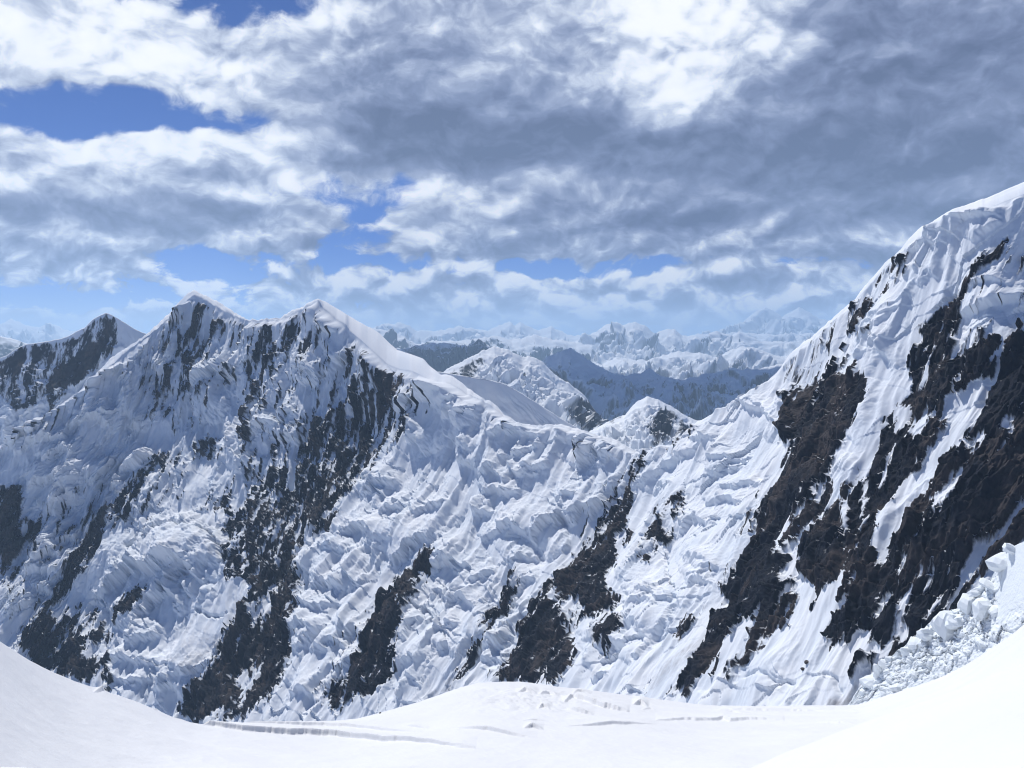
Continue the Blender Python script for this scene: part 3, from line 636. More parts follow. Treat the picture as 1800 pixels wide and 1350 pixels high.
def build_wall():
    nc, nr = 1330, 640
    s = np.concatenate([np.linspace(-330, -20, 70, endpoint=False), np.linspace(-20, 2080, nc - 110, endpoint=False), np.linspace(2080, 2500, 40)])
    nc = len(s)
    kE = np.interp(s, EDGE[:, 0], EDGE[:, 1]); kS = np.interp(s, SKY[:, 0], SKY[:, 1])
    jag = 2.2 * fbm(s / 11.0, s * 0 + 3, 4, 307, .6) * np.interp(s, [0, 400, 1100, 1500, 1620], [1, 1, .7, .9, .3])
    jag *= 1 - .97 * sm(s, 540, 590) * (1 - sm(s, 750, 800)); kE = np.maximum(kE, kS + 1.2) + jag; kS = kS + jag
    dR = pchip(KEYS[:, 0], KEYS[:, 1], s)
    bx = pchip(KEYS[:, 0], KEYS[:, 2], s); by = pchip(KEYS[:, 0], KEYS[:, 3], s); dB = pchip(KEYS[:, 0], KEYS[:, 4], s)
    E = at(s, kE, dR); B = at(bx, by, dB)
    # smoothed ridge used for the body, so that the skyline's small teeth fade down the face
    def blur(a, n):
        k = np.hanning(2 * n + 1); k /= k.sum()
        return np.convolve(np.pad(a, n, mode='edge'), k, mode='valid')
    Es = np.stack([blur(E[:, i], 26) for i in range(3)], -1)
    rise = (kE - kS) / F * dR
    w = rise / math.tan(math.radians(24)) + 4
    K = at(s, kS, dR + w)
    fall = B - Es; hl = np.linalg.norm(fall, axis=1)
    t = np.linspace(0, 1, nr - 12)
    t = 0.75 * t + 0.25 * t ** 1.5
    tb = 1 - sm(t, 0.0, 0.10)
    P = Es[None] + (E - Es)[None] * tb[:, None, None] + fall[None] * t[:, None, None]
    # steeper near the crest, hollow below
    sag = -(np.sin(np.pi * np.clip(t, 0, 1)) * 0.035 + 0.02 * sm(t, 0, .25) * (1 - sm(t, .25, .9)))
    P[..., 2] += sag[:, None] * hl[None]
    steep = np.interp(s, [0, 250, 700, 900, 1250, 1700], [.03, .075, .08, .045, .02, .03])
    P[..., 2] -= ((1 - np.exp(-t / .07)) * (1 - t) ** 1.5)[:, None] * (steep * hl)[None]
    # rows above the break of slope and behind the skyline
    away = np.stack([-fall[:, 0], -fall[:, 1]], -1); away /= np.linalg.norm(away, axis=1, keepdims=True)
    rows = []
    for i in range(1, 7):
        q = i / 6
        r = E * (1 - q) + K * q
        r[:, 2] += np.sin(np.pi * q) * rise * 0.12
        rows.append(r)
    Rm = K.copy()
    for dist, drop in ((8, 2.5), (25, 14), (80, 70), (250, 260), (600, 640), (900, 900)):
        r = K.copy(); r[:, 0] += away[:, 0] * dist; r[:, 1] += away[:, 1] * dist; r[:, 2] -= drop
        rows.append(r)
    P = np.concatenate([np.stack(rows[::-1]), P], 0)           # 12 rows + face
    nr = P.shape[0]
    tt = np.concatenate([np.zeros(12), t])[:, None] * np.ones(nc)[None]
    n0 = grid_normals(P)
    n0[..., :] *= np.sign(n0[..., 2:3] + 1e-6)
    px, py = to_px(P)
    dep = P[..., 1] * CP - P[..., 2] * SP
    mpp = dep / F
    # physical coordinates along the wall and down it
    mid = Es * 0.5 + B * 0.5
    a = np.r_[0, np.cumsum(np.linalg.norm(np.diff(mid[:, :2], axis=0), axis=1))]
    a = np.broadcast_to(a[None], tt.shape).astype(np.float32)
    b = (tt * hl[None]).astype(np.float32)
    # ragged outlines
    wx = 5.0 * fbm(a / 26, b / 26, 4, 11, .6); wy = 5.0 * fbm(a / 26, b / 26, 4, 29, .6)
    on = sm(tt, 0.002, 0.03)
    qx, qy = px + wx * on, py + wy * on
    rk = sample(ROCK, qx, qy); dp = sample(DISP, qx, qy)
    smo = sample(SMOOTH, px + wx, py + wy); flu = sample(FLUTE, px, py); dirt = sample(DIRT, qx, qy)
    # streaks of snow and rock running down the fall line
    st1 = fbm(a / 9 + .5 * fbm(a / 60, b / 60, 2, 51), b / 75, 4, 61, .6)
    st2 = fbm(a / 22, b / 110, 3, 67, .55)
    rk = rk + 2.2 + 9.0 * st1 + 4.5 * fbm(a / 4.2, b / 60, 3, 65, .6) + 5 * st2 * (rk > -12) + 1.6 * fbm(a / 14, b / 20, 3, 71, .6)
    rk = np.where(smo > .6, rk - 10 * smo * (rk < 8), rk)
    rockw = sm(rk, -4, 8)
    smo = np.maximum(smo, .9 * sm(fbm(a / 42, b / 300, 3, 77, .5), .02, .34) * sm(tt, .05, .15))
    # ice blocks: each cell rises towards its lower lip and breaks off there
    def blocks(size, asp, seed, slope, dome):
        w1 = .28 * fbm(a / size / 1.3, b / size / 1.3, 2, seed + 1); w2 = .28 * fbm(a / size / 1.3, b / size / 1.3, 2, seed + 2)
        b1, b2, rid, ox, oy = worley(a / size + w1, b / (size * asp) + w2, seed)
        gap = sm(b2 - b1, 0.0, 0.16)
        return (rid - .5) * .7 * (.4 + .6 * gap) + slope * oy + dome * (.5 - np.minimum(b1, .8) ** 2)
    big_ser = 22 * blocks(95, 1.2, 101, .9, .6) + 8.5 * blocks(40, 1.1, 131, .9, .6)
    small_ser = 2.2 * blocks(15, 1.0, 161, .8, .5) + .8 * blocks(6.5, 1.0, 191, .7, .4)
    var = sm(fbm(a / 130, b / 150, 3, 201), -.30, .30)
    var2 = sm(fbm(a / 55, b / 70, 3, 205), -.1, .45)
    ser = big_ser * (.25 + .75 * var) + small_ser * (.05 + .95 * var2) * (.1 + .9 * var)
    # flutes
    fw = .35 * fbm(a / 80, b / 120, 3, 211)
    fl = 15.0 * (ridged(a / 34 + fw, b / 300, 3, 221) - .4) + 5.0 * (ridged(a / 11 + 2 * fw, b / 90, 3, 231) - .4)
    # rock ribs
    rb = 7 + 9.5 * blocks(34, 1.9, 601, -1.0, 0) + 4.2 * blocks(13, 1.9, 611, -1.0, 0) + 1.4 * blocks(5.5, 1.6, 621, -.8, 0) + 18.0 * (ridged(a / 40 + fw, b / 150, 3, 241, .55) - .4) + 4.5 * (ridged(a / 12 + fw, b / 45, 3, 251, .6) - .4) + 1.3 * fbm(a / 5, b / 9, 3, 261, .6)
    big = 16.0 * fbm(a / 150, b / 330, 3, 271) + 5.0 * fbm(a / 48, b / 120, 3, 281)
    soft = .35 * fbm(a / 7, b / 40, 3, 291) + 2.2 * (ridged(a / 17 + .5 * fw, b / 190, 3, 293) - .4)
    wS = (1 - rockw) * (1 - flu) * (1 - .9 * smo); wF = (1 - rockw) * flu * (1 - .6 * smo)
    ribs = 20 * (ridged(a / 75 + .4 * fw, b / 620, 3, 801, .5) - .4) + 9 * (ridged(a / 27 + fw, b / 260, 3, 811, .55) - .4) + 1.6 * (ridged(a / 9 + fw, b / 130, 2, 821) - .4)
    h = big + (1 - rockw) * (1 - .5 * smo) * (1 - .5 * flu) * ribs + .54 * wS * ser + wF * (fl + .12 * ser) + rockw * rb + (1 - rockw) * soft + 2.1 * dp * mpp
    scl = np.clip(mpp / 1.15, .62, 1.25)                        # finer on the nearer wing
    h = h * scl * np.concatenate([np.full(12, .0), np.ones(nr - 12)])[:, None]
    h = h * (0.03 + .97 * sm(tt, 0.0, 0.016))
    P = P + n0 * h[..., None]
    # crest details on the snow cap
    cap = np.zeros((nr, 1)); cap[6:12, 0] = 1
    P[..., 2] += cap * (np.where((s > 540) & (s < 830), .5, 1.8)[None] * fbm(a / 34, np.arange(nr)[:, None] / 3.0 + 0 * a, 3, 301)) * mpp
    n = grid_normals(P); n *= np.sign(n0[..., 2:3]) * np.sign((n * n0).sum(-1, keepdims=True))
    rk = np.where(tt < .006, np.minimum(rk, -8), rk)
    return P, n, rk, {'dirt': dirt, 'wa': a + 0 * tt, 'wb': b}

def split_grid(name, P, n, rk, mat, extra, min_quads, label):
    """the snow body as the parent, every larger connected patch of rock a child of its own"""
    nr, nc = P.shape[:2]
    Q = grid_quads(nr, nc)
    isr = rk > 0.0
    rq = (isr[:-1, :-1].astype(int) + isr[1:, :-1] + isr[1:, 1:] + isr[:-1, 1:]) >= 3
    lab = -np.ones(rq.shape, np.int64)
    lab[rq] = np.arange(rq.sum())
    eh = rq[:, :-1] & rq[:, 1:]; ev = rq[:-1] & rq[1:]
    U = np.r_[lab[:, :-1][eh], lab[:-1][ev]]; W = np.r_[lab[:, 1:][eh], lab[1:][ev]]
    f = np.arange(rq.sum())
    while True:
        fu, fv = f[U], f[W]
        if (fu == fv).all(): break
        m = np.minimum(fu, fv); np.minimum.at(f, fu, m); np.minimum.at(f, fv, m)
        for _ in range(3): f = f[f]
    lab[rq] = f
    ids, cnt = np.unique(lab[rq], return_counts=True)
    keep = ids[np.argsort(-cnt)][: 160]; keep = [i for i in keep if cnt[ids == i][0] >= min_quads]
    V = P.reshape(-1, 3); Nn = n.reshape(-1, 3); at_ = {'rock': rk.ravel()}
    for k, v in extra.items(): at_[k] = v.ravel()
    flat = lab.ravel()
    body = ~np.isin(flat, keep)
    def sub(mask, nm, parent):
        q = Q[mask]; used, inv = np.unique(q, return_inverse=True)
        return make_mesh(nm, V[used], inv.reshape(-1, 4), mat, {k: v[used] for k, v in at_.items()}, parent, Nn[used])
    o = sub(body, name, None); structure(o, label)
    for i in keep: sub(np.flatnonzero(flat == i), 'rock_outcrop', o)
    return o

P, n, rk, extra = build_wall()
wall_obj = split_grid('snow_wall_mountain', P, n, rk, MAT_FACE, extra, 160, 'long snow and rock mountain wall with two white peaks and hanging ice cliffs')

#REST#
# ------------------------------------------------------------------ other mountains
def ridge_sheet(sky, d, base_py, ratio, shift, nc, nr, lam, amp, seed, bias, teeth=2.0, edge_gap=1.5, rows_back=True, hollow=.03, rocksrc=None, slope_k=20.0, snowcap=0.0, spur=.55):
    """one mountain: a crest line at distance d (number or points), a front that falls to base_py, a back that drops away"""
    sky = np.asarray(sky, float)
    s = np.linspace(sky[0, 0], sky[-1, 0], nc)
    ks = np.interp(s, sky[:, 0], sky[:, 1])
    dd = np.interp(s, *np.array(d, float).T) if np.ndim(d) else np.full(nc, float(d))
    E0 = at(s, ks, dd)
    ks = ks + teeth * fbm(s / 14 + seed, s * 0 + seed, 4, seed, .6)
    E = at(s, ks, dd)
    Bp = np.interp(s, *np.array(base_py, float).T) if np.ndim(base_py) else np.full(nc, float(base_py))
    B = at(s + shift, np.maximum(Bp, ks + 6), dd * ratio)
    kn = 24; k = np.hanning(2 * kn + 1); k /= k.sum()
    Es = np.stack([np.convolve(np.pad(E0[:, i], kn, mode='edge'), k, mode='valid') for i in range(3)], -1)
    fall = B - Es; hl = np.linalg.norm(fall, axis=1)
    t = np.linspace(0, 1, nr)
    P = Es[None] + (E0 - Es)[None] * (1 - sm(t, 0, spur))[:, None, None] + (E - E0)[None] * (1 - sm(t, 0, .07))[:, None, None] + fall[None] * t[:, None, None]
    P[..., 2] -= (np.sin(np.pi * t) * hollow)[:, None] * hl[None]
    away = -fall[:, :2]; away /= np.linalg.norm(away, axis=1, keepdims=True)
    rows = []
    H = np.maximum(hl, 1)
    for q in (.03, .15, .5, 1.1):
        r = E.copy(); r[:, :2] += away * (q * H)[:, None]; r[:, 2] -= q * H * (.35 if q < .1 else .75); rows.append(r)
    P = np.concatenate([np.stack(rows[::-1]), P], 0)
    tt = np.concatenate([np.zeros(4), t])[:, None] * np.ones(nc)[None]
    n0 = grid_normals(P); n0 *= np.sign(n0[..., 2:3] + 1e-6)
    a = np.r_[0, np.cumsum(np.linalg.norm(np.diff(Es[:, :2], axis=0), axis=1))][None] + 0 * tt
    b = tt * hl[None]
    wv = .8 * fbm(a / lam / 2, b / lam / 2, 3, seed + 3)
    h = amp * ((ridged(a / lam + wv, b / lam / 2.2 + .4 * wv, 5, seed + 7, .52) - .38) * 1.7 + .5 * fbm(a / lam * 1.7, b / lam * 1.7, 4, seed + 13, .55))
    h *= sm(tt, 0.0, .30) * .94 + .06 * sm(tt, 0, .02)
    h[:4] = 0
    P = P + n0 * h[..., None]
    n = grid_normals(P); n *= np.sign((n * n0).sum(-1, keepdims=True))
    st = fbm(a / lam * 3.2 + wv, b / lam * .8, 4, seed + 23, .6)
    if rocksrc is not None:
        px, py = to_px(P)
        rk = sample(rocksrc, px + 3 * fbm(a / 30, b / 30, 3, seed), py + 3 * fbm(a / 30, b / 30, 3, seed + 2)) + 5 * st
    else:
        rk = slope_k * (.62 - n[..., 2]) + 4 * st + bias - snowcap * (1 - sm(tt, 0, .25))
    rk[:5] = np.minimum(rk[:5], -6)
    return P, n, rk, {'dirt': rk * 0, 'wa': a, 'wb': b}

def mountain(name, label, mat, *args, **kw):
    P, n, rk, extra = ridge_sheet(*args, **kw)
    nr, nc = P.shape[:2]
    o = make_mesh(name, P.reshape(-1, 3), grid_quads(nr, nc), mat, {'rock': rk, **extra}, None, n.reshape(-1, 3))
    return structure(o, label)

# the dark peak behind the left end of the wall
P, n, rk, extra = ridge_sheet(pts('-300,700 -120,660 -40,640 0,629 15,623 28,613 45,605 76,601 108,595 126,588 136,581 149,576 161,563 174,554 186,550 199,555 209,561 227,572 242,581 254,585 277,598 330,640 400,700'),
                       3350, 900, .90, -60, 420, 260, 70, 16, 41, 0, teeth=.8, rocksrc=BACKROCK, hollow=.04)
split_grid('dark_peak_mountain', P, n, rk, MAT_BACK, extra, 120, 'dark shaded peak with black rock bands behind the lower end of the wall')

mountain('snow_shoulder_hill', 'smooth white snow shoulder dropping behind the crest of the wall', MAT_BACK,
         pts('700,652 745,650 790,656 830,663 861,668 885,674 915,690 950,712 985,735 1015,752 1050,775'), 2480, pts('700,760 850,800 1050,830'), .97, 60, 160, 60, 60, 5, 61, -30, teeth=.6)
mountain('streaked_snow_mountain', 'white mountain with a broad streaked snow flank beyond the shoulder', MAT_MID,
         pts('735,676 774,657 798,642 820,632 845,618 869,609 898,616 917,628 931,626 950,633 974,657 1003,676 1022,690 1034,704 1046,722 1075,750 1100,780'), 5600, 800, .80, 10, 330, 170, 150, 70, 71, -8, teeth=1.8, rocksrc=MIDROCK_SHADE)
mountain('small_pyramid_mountain', 'small pale pyramid peak with one dark flank above the saddle', MAT_MID,
         pts('1010,775 1039,757 1065,743 1099,728 1118,707 1137,697 1156,702 1180,714 1209,733 1228,740 1260,760 1300,790'), 4300, 820, .80, 10, 260, 120, 110, 42, 83, -5, teeth=1.2, rocksrc=MIDROCK_SHADE)
mountain('shadowed_slope_mountain', 'long blue grey mountain slope filling the valley behind the saddle', MAT_MID,
         pts('900,680 940,650 960,628 985,618 1003,611 1022,623 1050,643 1075,655 1100,660 1125,655 1142,647 1160,660 1200,668 1240,657 1290,650 1330,648 1380,640 1420,636 1500,620'), 10500, 760, .72, 0, 420, 150, 620, 190, 97, -4, teeth=2.0)
mountain('dark_ridge_mountain', 'dark blue ridge with a blunt top beside the streaked white mountain', MAT_MID,
         pts('640,600 690,615 715,612 731,607 759,604 783,602 805,606 822,609 832,602 841,595 852,602 866,612 900,630 950,650'), 14500, 700, .75, 0, 260, 90, 700, 240, 103, 10, teeth=1.6)
mountain('snow_range_mountain', 'low range of white peaks with blue rock in the middle distance', MAT_FAR,
         pts('960,640 1010,632 1060,640 1084,628 1110,632 1135,634 1160,626 1190,618 1230,620 1260,628 1300,609 1330,612 1350,620 1380,628 1400,618 1450,610 1520,620'), 18000, 690, .75, 0, 420, 110, 900, 280, 113, -7, teeth=2.2)
mountain('blue_ridge_mountain', 'hazy blue rock ridge below the far white peaks', MAT_FAR,
         pts('560,590 640,574 665,578 690,583 715,594 735,606 760,598 790,600 830,597 870,590 900,598 940,588 960,594 1000,600 1040,606'), 23000, 660, .78, 0, 360, 90, 1100, 340, 127, 3, teeth=2.4)
mountain('twin_pyramid_mountain', 'pair of white pyramid peaks standing out of the far range', MAT_FAR,
         pts('985,612 1022,595 1046,585 1056,576 1065,571 1084,566 1096,572 1113,565 1132,571 1140,577 1146,583 1153,588 1161,582 1172,579 1185,578 1199,590 1210,592 1223,589 1242,599 1252,590 1261,583 1285,590 1300,582 1312,588 1340,600 1400,600 1470,596 1520,600'), 27000, 660, .78, 0, 460, 110, 1300, 420, 131, -7, teeth=1.8)
mountain('far_range_mountain', 'jagged pale blue range along the horizon', MAT_FAR,
         pts('560,590 640,580 670,571 700,567 712,570 730,580 760,582 790,578 810,573 830,577 850,582 880,572 895,565 905,571 915,566 930,575 950,580 970,573 985,583 1010,590 1060,588 1120,592 1200,590 1290,584 1360,588 1450,585 1550,590'), 36000, 640, .80, 0, 520, 70, 1500, 480, 149, -7, teeth=2.6)
mountain('high_massif_mountain', 'faint high massif almost lost in haze beside the wall', MAT_FAR,
         pts('1230,592 1280,580 1300,572 1315,558 1330,546 1345,540 1360,546 1375,556 1390,548 1405,540 1420,547 1440,560 1460,564 1490,575 1540,588 1620,596'), 46000, 625, .84, 0, 300, 70, 2000, 700, 151, -7, teeth=1.6)
mountain('pale_far_mountain', 'faint pale peaks in the haze beyond the dark peak', MAT_FAR,
         pts('-160,590 -80,566 -30,574 0,570 20,560 45,572 70,575 90,567 110,578 140,586 180,580 240,592 320,590'), 40000, 625, .84, 0, 220, 60, 1700, 500, 157, -7, teeth=2.2)
mountain('blue_foothill', 'plain blue hill low beside the dark peak', MAT_FAR,
         pts('-200,600 -60,585 0,591 18,594 40,601 60,610 90,626 140,650'), 15000, 680, .78, 0, 140, 60, 900, 250, 163, 12, teeth=1.0)
# the valley floor under everything
nn = 121
yy = np.linspace(0, 1, nn) ** 2 * 90000 - 4000; xx = np.linspace(-1, 1, nn); xx = np.sign(xx) * np.abs(xx) ** 1.6 * 85000
X, Y = np.meshgrid(xx, yy); Z = -1250 + 160 * fbm(X / 5000, Y / 5000, 4, 171)
g = make_mesh('valley_terrain', np.stack([X, Y, Z], -1).reshape(-1, 3), grid_quads(nn, nn)[:, ::-1], MAT_FAR, {'rock': 4 * fbm(X / 2500, Y / 2500, 3, 175) - 3, 'dirt': Z * 0, 'wa': X, 'wb': Y})
structure(g, 'snow covered valley floor far below the mountains')

# ------------------------------------------------------------------ the snow field in front
FSKY = pts('-300,930 -120,1045 0,1128 60,1165 130,1196 190,1216 260,1241 310,1262 345,1272 380,1275 430,1275 560,1274 620,1266 700,1244 760,1226 810,1208 850,1200 900,1198 950,1203 1000,1210 1060,1217 1110,1223 1180,1232 1250,1240 1330,1243 1420,1241 1500,1239 1560,1222 1644,1194 1680,1178 1715,1158 1740,1142 1769,1122 1785,1110 1800,1098 1860,1062 2000,1000 2200,920')
FDIS = pts('-300,120 0,185 130,215 310,260 430,300 560,345 700,390 850,420 1000,450 1250,560 1500,620 1650,540 1800,450 2200,400')
FNEAR = pts('-300,90 0,130 300,180 560,205 900,210 1300,210 1600,180 2200,150')
def snow_lips(lines, px, py):
    h = np.zeros(px.shape, np.float32)
    for v, s, A, L in lines:
        p = vp(v, s); pad = 12 + L * 3
        m = (px > p[:, 0].min() - pad) & (px < p[:, 0].max() + pad) & (py > p[:, 1].min() - pad) & (py < p[:, 1].max() + pad)
        if not m.any(): continue
        d, side, fr = line_sd(p, px[m], py[m])
        tp = np.clip(np.sin(np.pi * np.clip(fr, 0, 1)), 0, 1) ** (.45 if len(p) > 4 else 1.1)
        h[m] += A * tp * np.where(side > 0, np.exp(-d / L), np.exp(-(d / .5) ** 2) - .0)
    return h
CREV = [('S', '540,292 600,309 660,331 720,346 800,361 870,371 1000,379 1100,383 1200,387 1300,395 1360,402 1440,405 1500,410 1580,420 1670,434', 4.6, 14), ('S', '860,357 960,357 1100,357 1180,361 1300,364 1400,367 1480,371', 2.6, 8),
        ('S', '1410,350 1460,351 1510,354', 1.8, 6), ('T', '-20,323 100,331 170,342 260,354', 3.0, 9), ('T', '340,323 450,315 560,310 640,308', 2.4, 8), ('T', '635,301 720,298 770,302 815,303 850,298 870,304 920,301 1040,301', 2.6, 8),
        ('T', '840,262 900,266 1000,268 1100,267 1200,269', 1.6, 6), ('T', '810,267 880,276 960,286', 1.6, 5), ('T', '1140,307 1220,310 1295,313', 1.8, 6), ('T', '-10,382 60,391', 1.6, 6),
        ('T', '190,212 225,206 262,218', 3.4, 6), ('T', '262,218 300,214 330,226', 2.6, 5), ('T', '345,245 375,231 410,241 450,256 500,268 550,277', 4.2, 10), ('T', '350,262 390,272 440,282', 3.6, 6), ('T', '215,327 245,324 280,331', 3.6, 6), ('T', '560,250 585,246 612,254', 4.0, 7),
        ('T', '262,262 280,258 300,266', 3.4, 5), ('T', '370,218 400,215 430,222', 2.4, 5), ('S', '330,236 360,226 392,230', 3.2, 7), ('T', '200,300 260,298 300,303', 1.2, 5), ('T', '590,271 620,268 640,274', 1.2, 4)]
def build_field():
    nc, nr = 1150, 330
    s = np.concatenate([np.linspace(-300, -20, 50, endpoint=False), np.linspace(-20, 1820, nc - 90, endpoint=False), np.linspace(1820, 2200, 40)]); nc = len(s)
    ks = pchip(FSKY[:, 0], FSKY[:, 1], s); dS = pchip(FDIS[:, 0], FDIS[:, 1], s); dN = pchip(FNEAR[:, 0], FNEAR[:, 1], s)
    near = np.full(nc, 1356.0)
    t = np.linspace(0, 1, nr)[:, None]
    PY = near[None] * (1 - t) + ks[None] * t
    D = 1 / ((1 / dN)[None] * (1 - t) + (1 / dS)[None] * t)
    # the last rows round over the brow
    P = at(s[None] + 0 * t, PY, D)
    pre = []
    for q in (.012, .05, .15, .35, .6, .8):                    # ground between the viewer and the picture's lower edge
        r = P[0] * q; r[:, 2] = P[0][:, 2] * q - 1.75 * (1 - q); pre.append(r)
    post = []
    for dist, drop in ((3, .9), (10, 4), (30, 18), (80, 70), (200, 240)):
        r = P[-1].copy(); dirn = r[:, :2] / np.linalg.norm(r[:, :2], axis=1, keepdims=True); r[:, :2] += dirn * dist; r[:, 2] -= drop + dist * .45; post.append(r)
    npre = len(pre); Pf = P
    px, py = s[None] + 0 * t, PY
    mpp = D / F
    h = 2.5 * snow_lips(CREV, px + 1.2 * fbm(px / 25, py / 12, 3, 401), py + .5 * fbm(px / 12, py / 8, 3, 403)) * mpp
    fade = sm(1 - t, 0.0, .08)
    # sastrugi, hollows and swell
    h += .9 * fbm(P[..., 0] / 60, P[..., 1] / 60, 3, 411) * fade + .10 * fbm(P[..., 0] / 7, P[..., 1] / 16, 4, 413)
    rough = np.exp(-((px - 940) / 130) ** 2 - ((py - 1228) / 26) ** 2)
    h += rough * (.9 * (ridged(P[..., 0] / 14, P[..., 1] / 30, 4, 421) - .4) + .5 * fbm(P[..., 0] / 4, P[..., 1] / 9, 3, 425)) * fade
    h += .16 * (ridged(P[..., 0] / 9 + P[..., 1] / 40, P[..., 1] / 14, 3, 427) - .4)
    P[..., 2] += h
    P = np.concatenate([np.stack(pre), P, np.stack(post)], 0)
    n = grid_normals(P); n *= np.sign(n[..., 2:3] + 1e-9)
    return P, n
P, n = build_field()
o = make_mesh('snow_field', P.reshape(-1, 3), grid_quads(*P.shape[:2])[:, ::-1], MAT_FIELD, {}, None, n.reshape(-1, 3))
structure(o, 'bright white snow field with thin crevasses in front of the wall')

# nearer bank of snow in the lower right corner
NS = pts('1180,1400 1300,1362 1340,1346 1450,1301 1560,1260 1650,1226 1720,1199 1800,1170 1950,1110 2200,1000')
s = np.linspace(1180, 2200, 300); ks = pchip(NS[:, 0], NS[:, 1], s)
dd = np.interp(s, [1180, 1800, 2200], [150, 120, 100])
rows = []
for q in np.linspace(0, 1, 80):
    r = at(s, ks + (1 - q) ** 1.3 * 260, dd * (.42 + .58 * q)); rows.append(r)
for dist, drop in ((2, .7), (6, 3.2), (15, 10), (40, 34)):
    r = rows[79].copy(); r[:, 1] += dist; r[:, 2] -= drop; rows.append(r)
P = np.stack(rows); P[..., 2] += .35 * fbm(P[..., 0] / 25, P[..., 1] / 25, 3, 431) + .05 * fbm(P[..., 0] / 4, P[..., 1] / 9, 3, 433)
n = grid_normals(P); n *= np.sign(n[..., 2:3] + 1e-9)
o = make_mesh('snow_bank_field', P.reshape(-1, 3), grid_quads(*P.shape[:2])[:, ::-1], MAT_FIELD, {}, None, n.reshape(-1, 3))
structure(o, 'smooth snow bank rising across the lower right corner')

# ------------------------------------------------------------------ icefall between the snow field and the wall
IT = pts('1480,1246 1495,1236 1516,1203 1534,1182 1548,1164 1570,1153 1591,1135 1623,1107 1641,1089 1659,1079 1687,1068 1705,1043 1730,1025 1755,1010 1765,980 1787,958 1800,952 1850,930 2000,880')
IB = pts('1480,1252 1499,1246 1555,1226 1591,1218 1644,1198 1680,1186 1715,1170 1740,1158 1769,1148 1800,1134 1850,1104 2000,1050')
def build_icefall():
    nc, nr = 420, 200
    s = np.linspace(1480, 2000, nc); kt = pchip(IT[:, 0], IT[:, 1], s); kb = pchip(IB[:, 0], IB[:, 1], s)
    dT = np.interp(s, [1480, 1650, 1800, 2000], [655, 590, 505, 465]); dB = np.interp(s, [1480, 1650, 1800, 2000], [635, 562, 474, 435])
    t = np.linspace(0, 1, nr)[:, None]
    P = at(s[None] + 0 * t, kb[None] * (1 - t) + kt[None] * t, dB[None] * (1 - t) + dT[None] * t)
    n0 = grid_normals(P); n0 *= np.sign(n0[..., 2:3] + 1e-9)
    a = np.r_[0, np.cumsum(np.linalg.norm(np.diff(P[100, :, :2], axis=0), axis=1))][None] + 0 * P[..., 0]
    b = t * np.linalg.norm(P[-1] - P[0], axis=-1)[None] + .15 * a
    mpp = (dB[None] * (1 - t) + dT[None] * t) / F
    h = 0
    for size, amp, seed in ((17, 5.0, 501), (7.5, 3.0, 511), (3.4, 1.3, 521)):
        wx = .5 * fbm(a / size, b / size, 3, seed + 1)
        b1, b2, rid, ox, oy = worley(a / size + wx, b / size - wx, seed)
        h = h + amp * ((rid - .45) + .15 * (.4 - b1 ** 2) - .5 * oy - .35 * (1 - sm(b2 - b1, 0, .2))) * (.5 + sm(fbm(a / 30, b / 30, 2, seed + 3), -.3, .4))
    h = h + 2.6 * fbm(a / 9, b / 7, 5, 541, .6) + 2.2 * (ridged(a / 13, b / 9, 4, 545, .55) - .4)
    edge = sm(t, 0, .35)
    smooth = sm(s, 1725, 1765)[None] * sm(t, .15, .5)
    h = h * (.25 + .75 * edge) * (1 - .93 * smooth) + (-1.0 + 1.6 * edge)
    h *= .7
    dirv = n0 * .45 + np.array([0, -.62, .25])
    P = P + dirv * h[..., None]
    post = []
    for dist, drop in ((4, 3), (15, 16), (50, 60), (140, 200)):
        r = P[-1].copy(); r[:, 1] += dist; r[:, 2] -= drop; post.append(r)
    P = np.concatenate([P, np.stack(post)], 0)
    return P
P = build_icefall(); icefall_P = P
n = grid_normals(P); n *= np.sign(n[..., 2:3] + 1e-9)
icefall = make_mesh('icefall', P.reshape(-1, 3), grid_quads(*P.shape[:2])[:, ::-1], MAT_ICE, {}, None, None)
icefall['label'] = 'broken icefall of tumbled white seracs between the snow field and dark rock'; icefall['category'] = 'icefall'

def block_mesh(seed):
    r = np.random.default_rng(seed)
    import bmesh
    bm = bmesh.new(); bmesh.ops.create_cube(bm, size=1.0)
    for v in bm.verts:
        v.co.x += r.uniform(-.25, .25); v.co.y += r.uniform(-.25, .25); v.co.z += r.uniform(-.2, .2)
    bmesh.ops.subdivide_edges(bm, edges=bm.edges[:], cuts=2, use_grid_fill=True, smooth=.35)
    for v in bm.verts: v.co += v.co.normalized() * r.uniform(-.13, .11)
    me = bpy.data.meshes.new('ice_block'); bm.to_mesh(me); bm.free(); me.materials.append(MAT_ICE)
    return me
blocks_ = [block_mesh(600 + i) for i in range(7)]
nrI, ncI = P.shape[:2]
def ice_block(px, py, w, hgt, k):
    """a serac of w x hgt photo px standing on the icefall where that pixel meets it"""
    qx, qy = to_px(P[:200]); j = np.argmin((qx - px) ** 2 + (qy - py) ** 2); c = P[:200].reshape(-1, 3)[j]
    m = c[1] / F
    ob = bpy.data.objects.new('ice_block', blocks_[k % 7]); col.objects.link(ob); ob.parent = icefall
    k1 = rng.uniform(.7, 1.3); ob.location = c + np.array([0, w * m * .25, -hgt * m * .05]); ob.scale = (w * m * k1, w * m * .9, hgt * m * rng.uniform(.6, 1.0))
    ob.rotation_euler = (rng.uniform(-.5, .5), rng.uniform(-.5, .5), rng.uniform(0, 6.28))
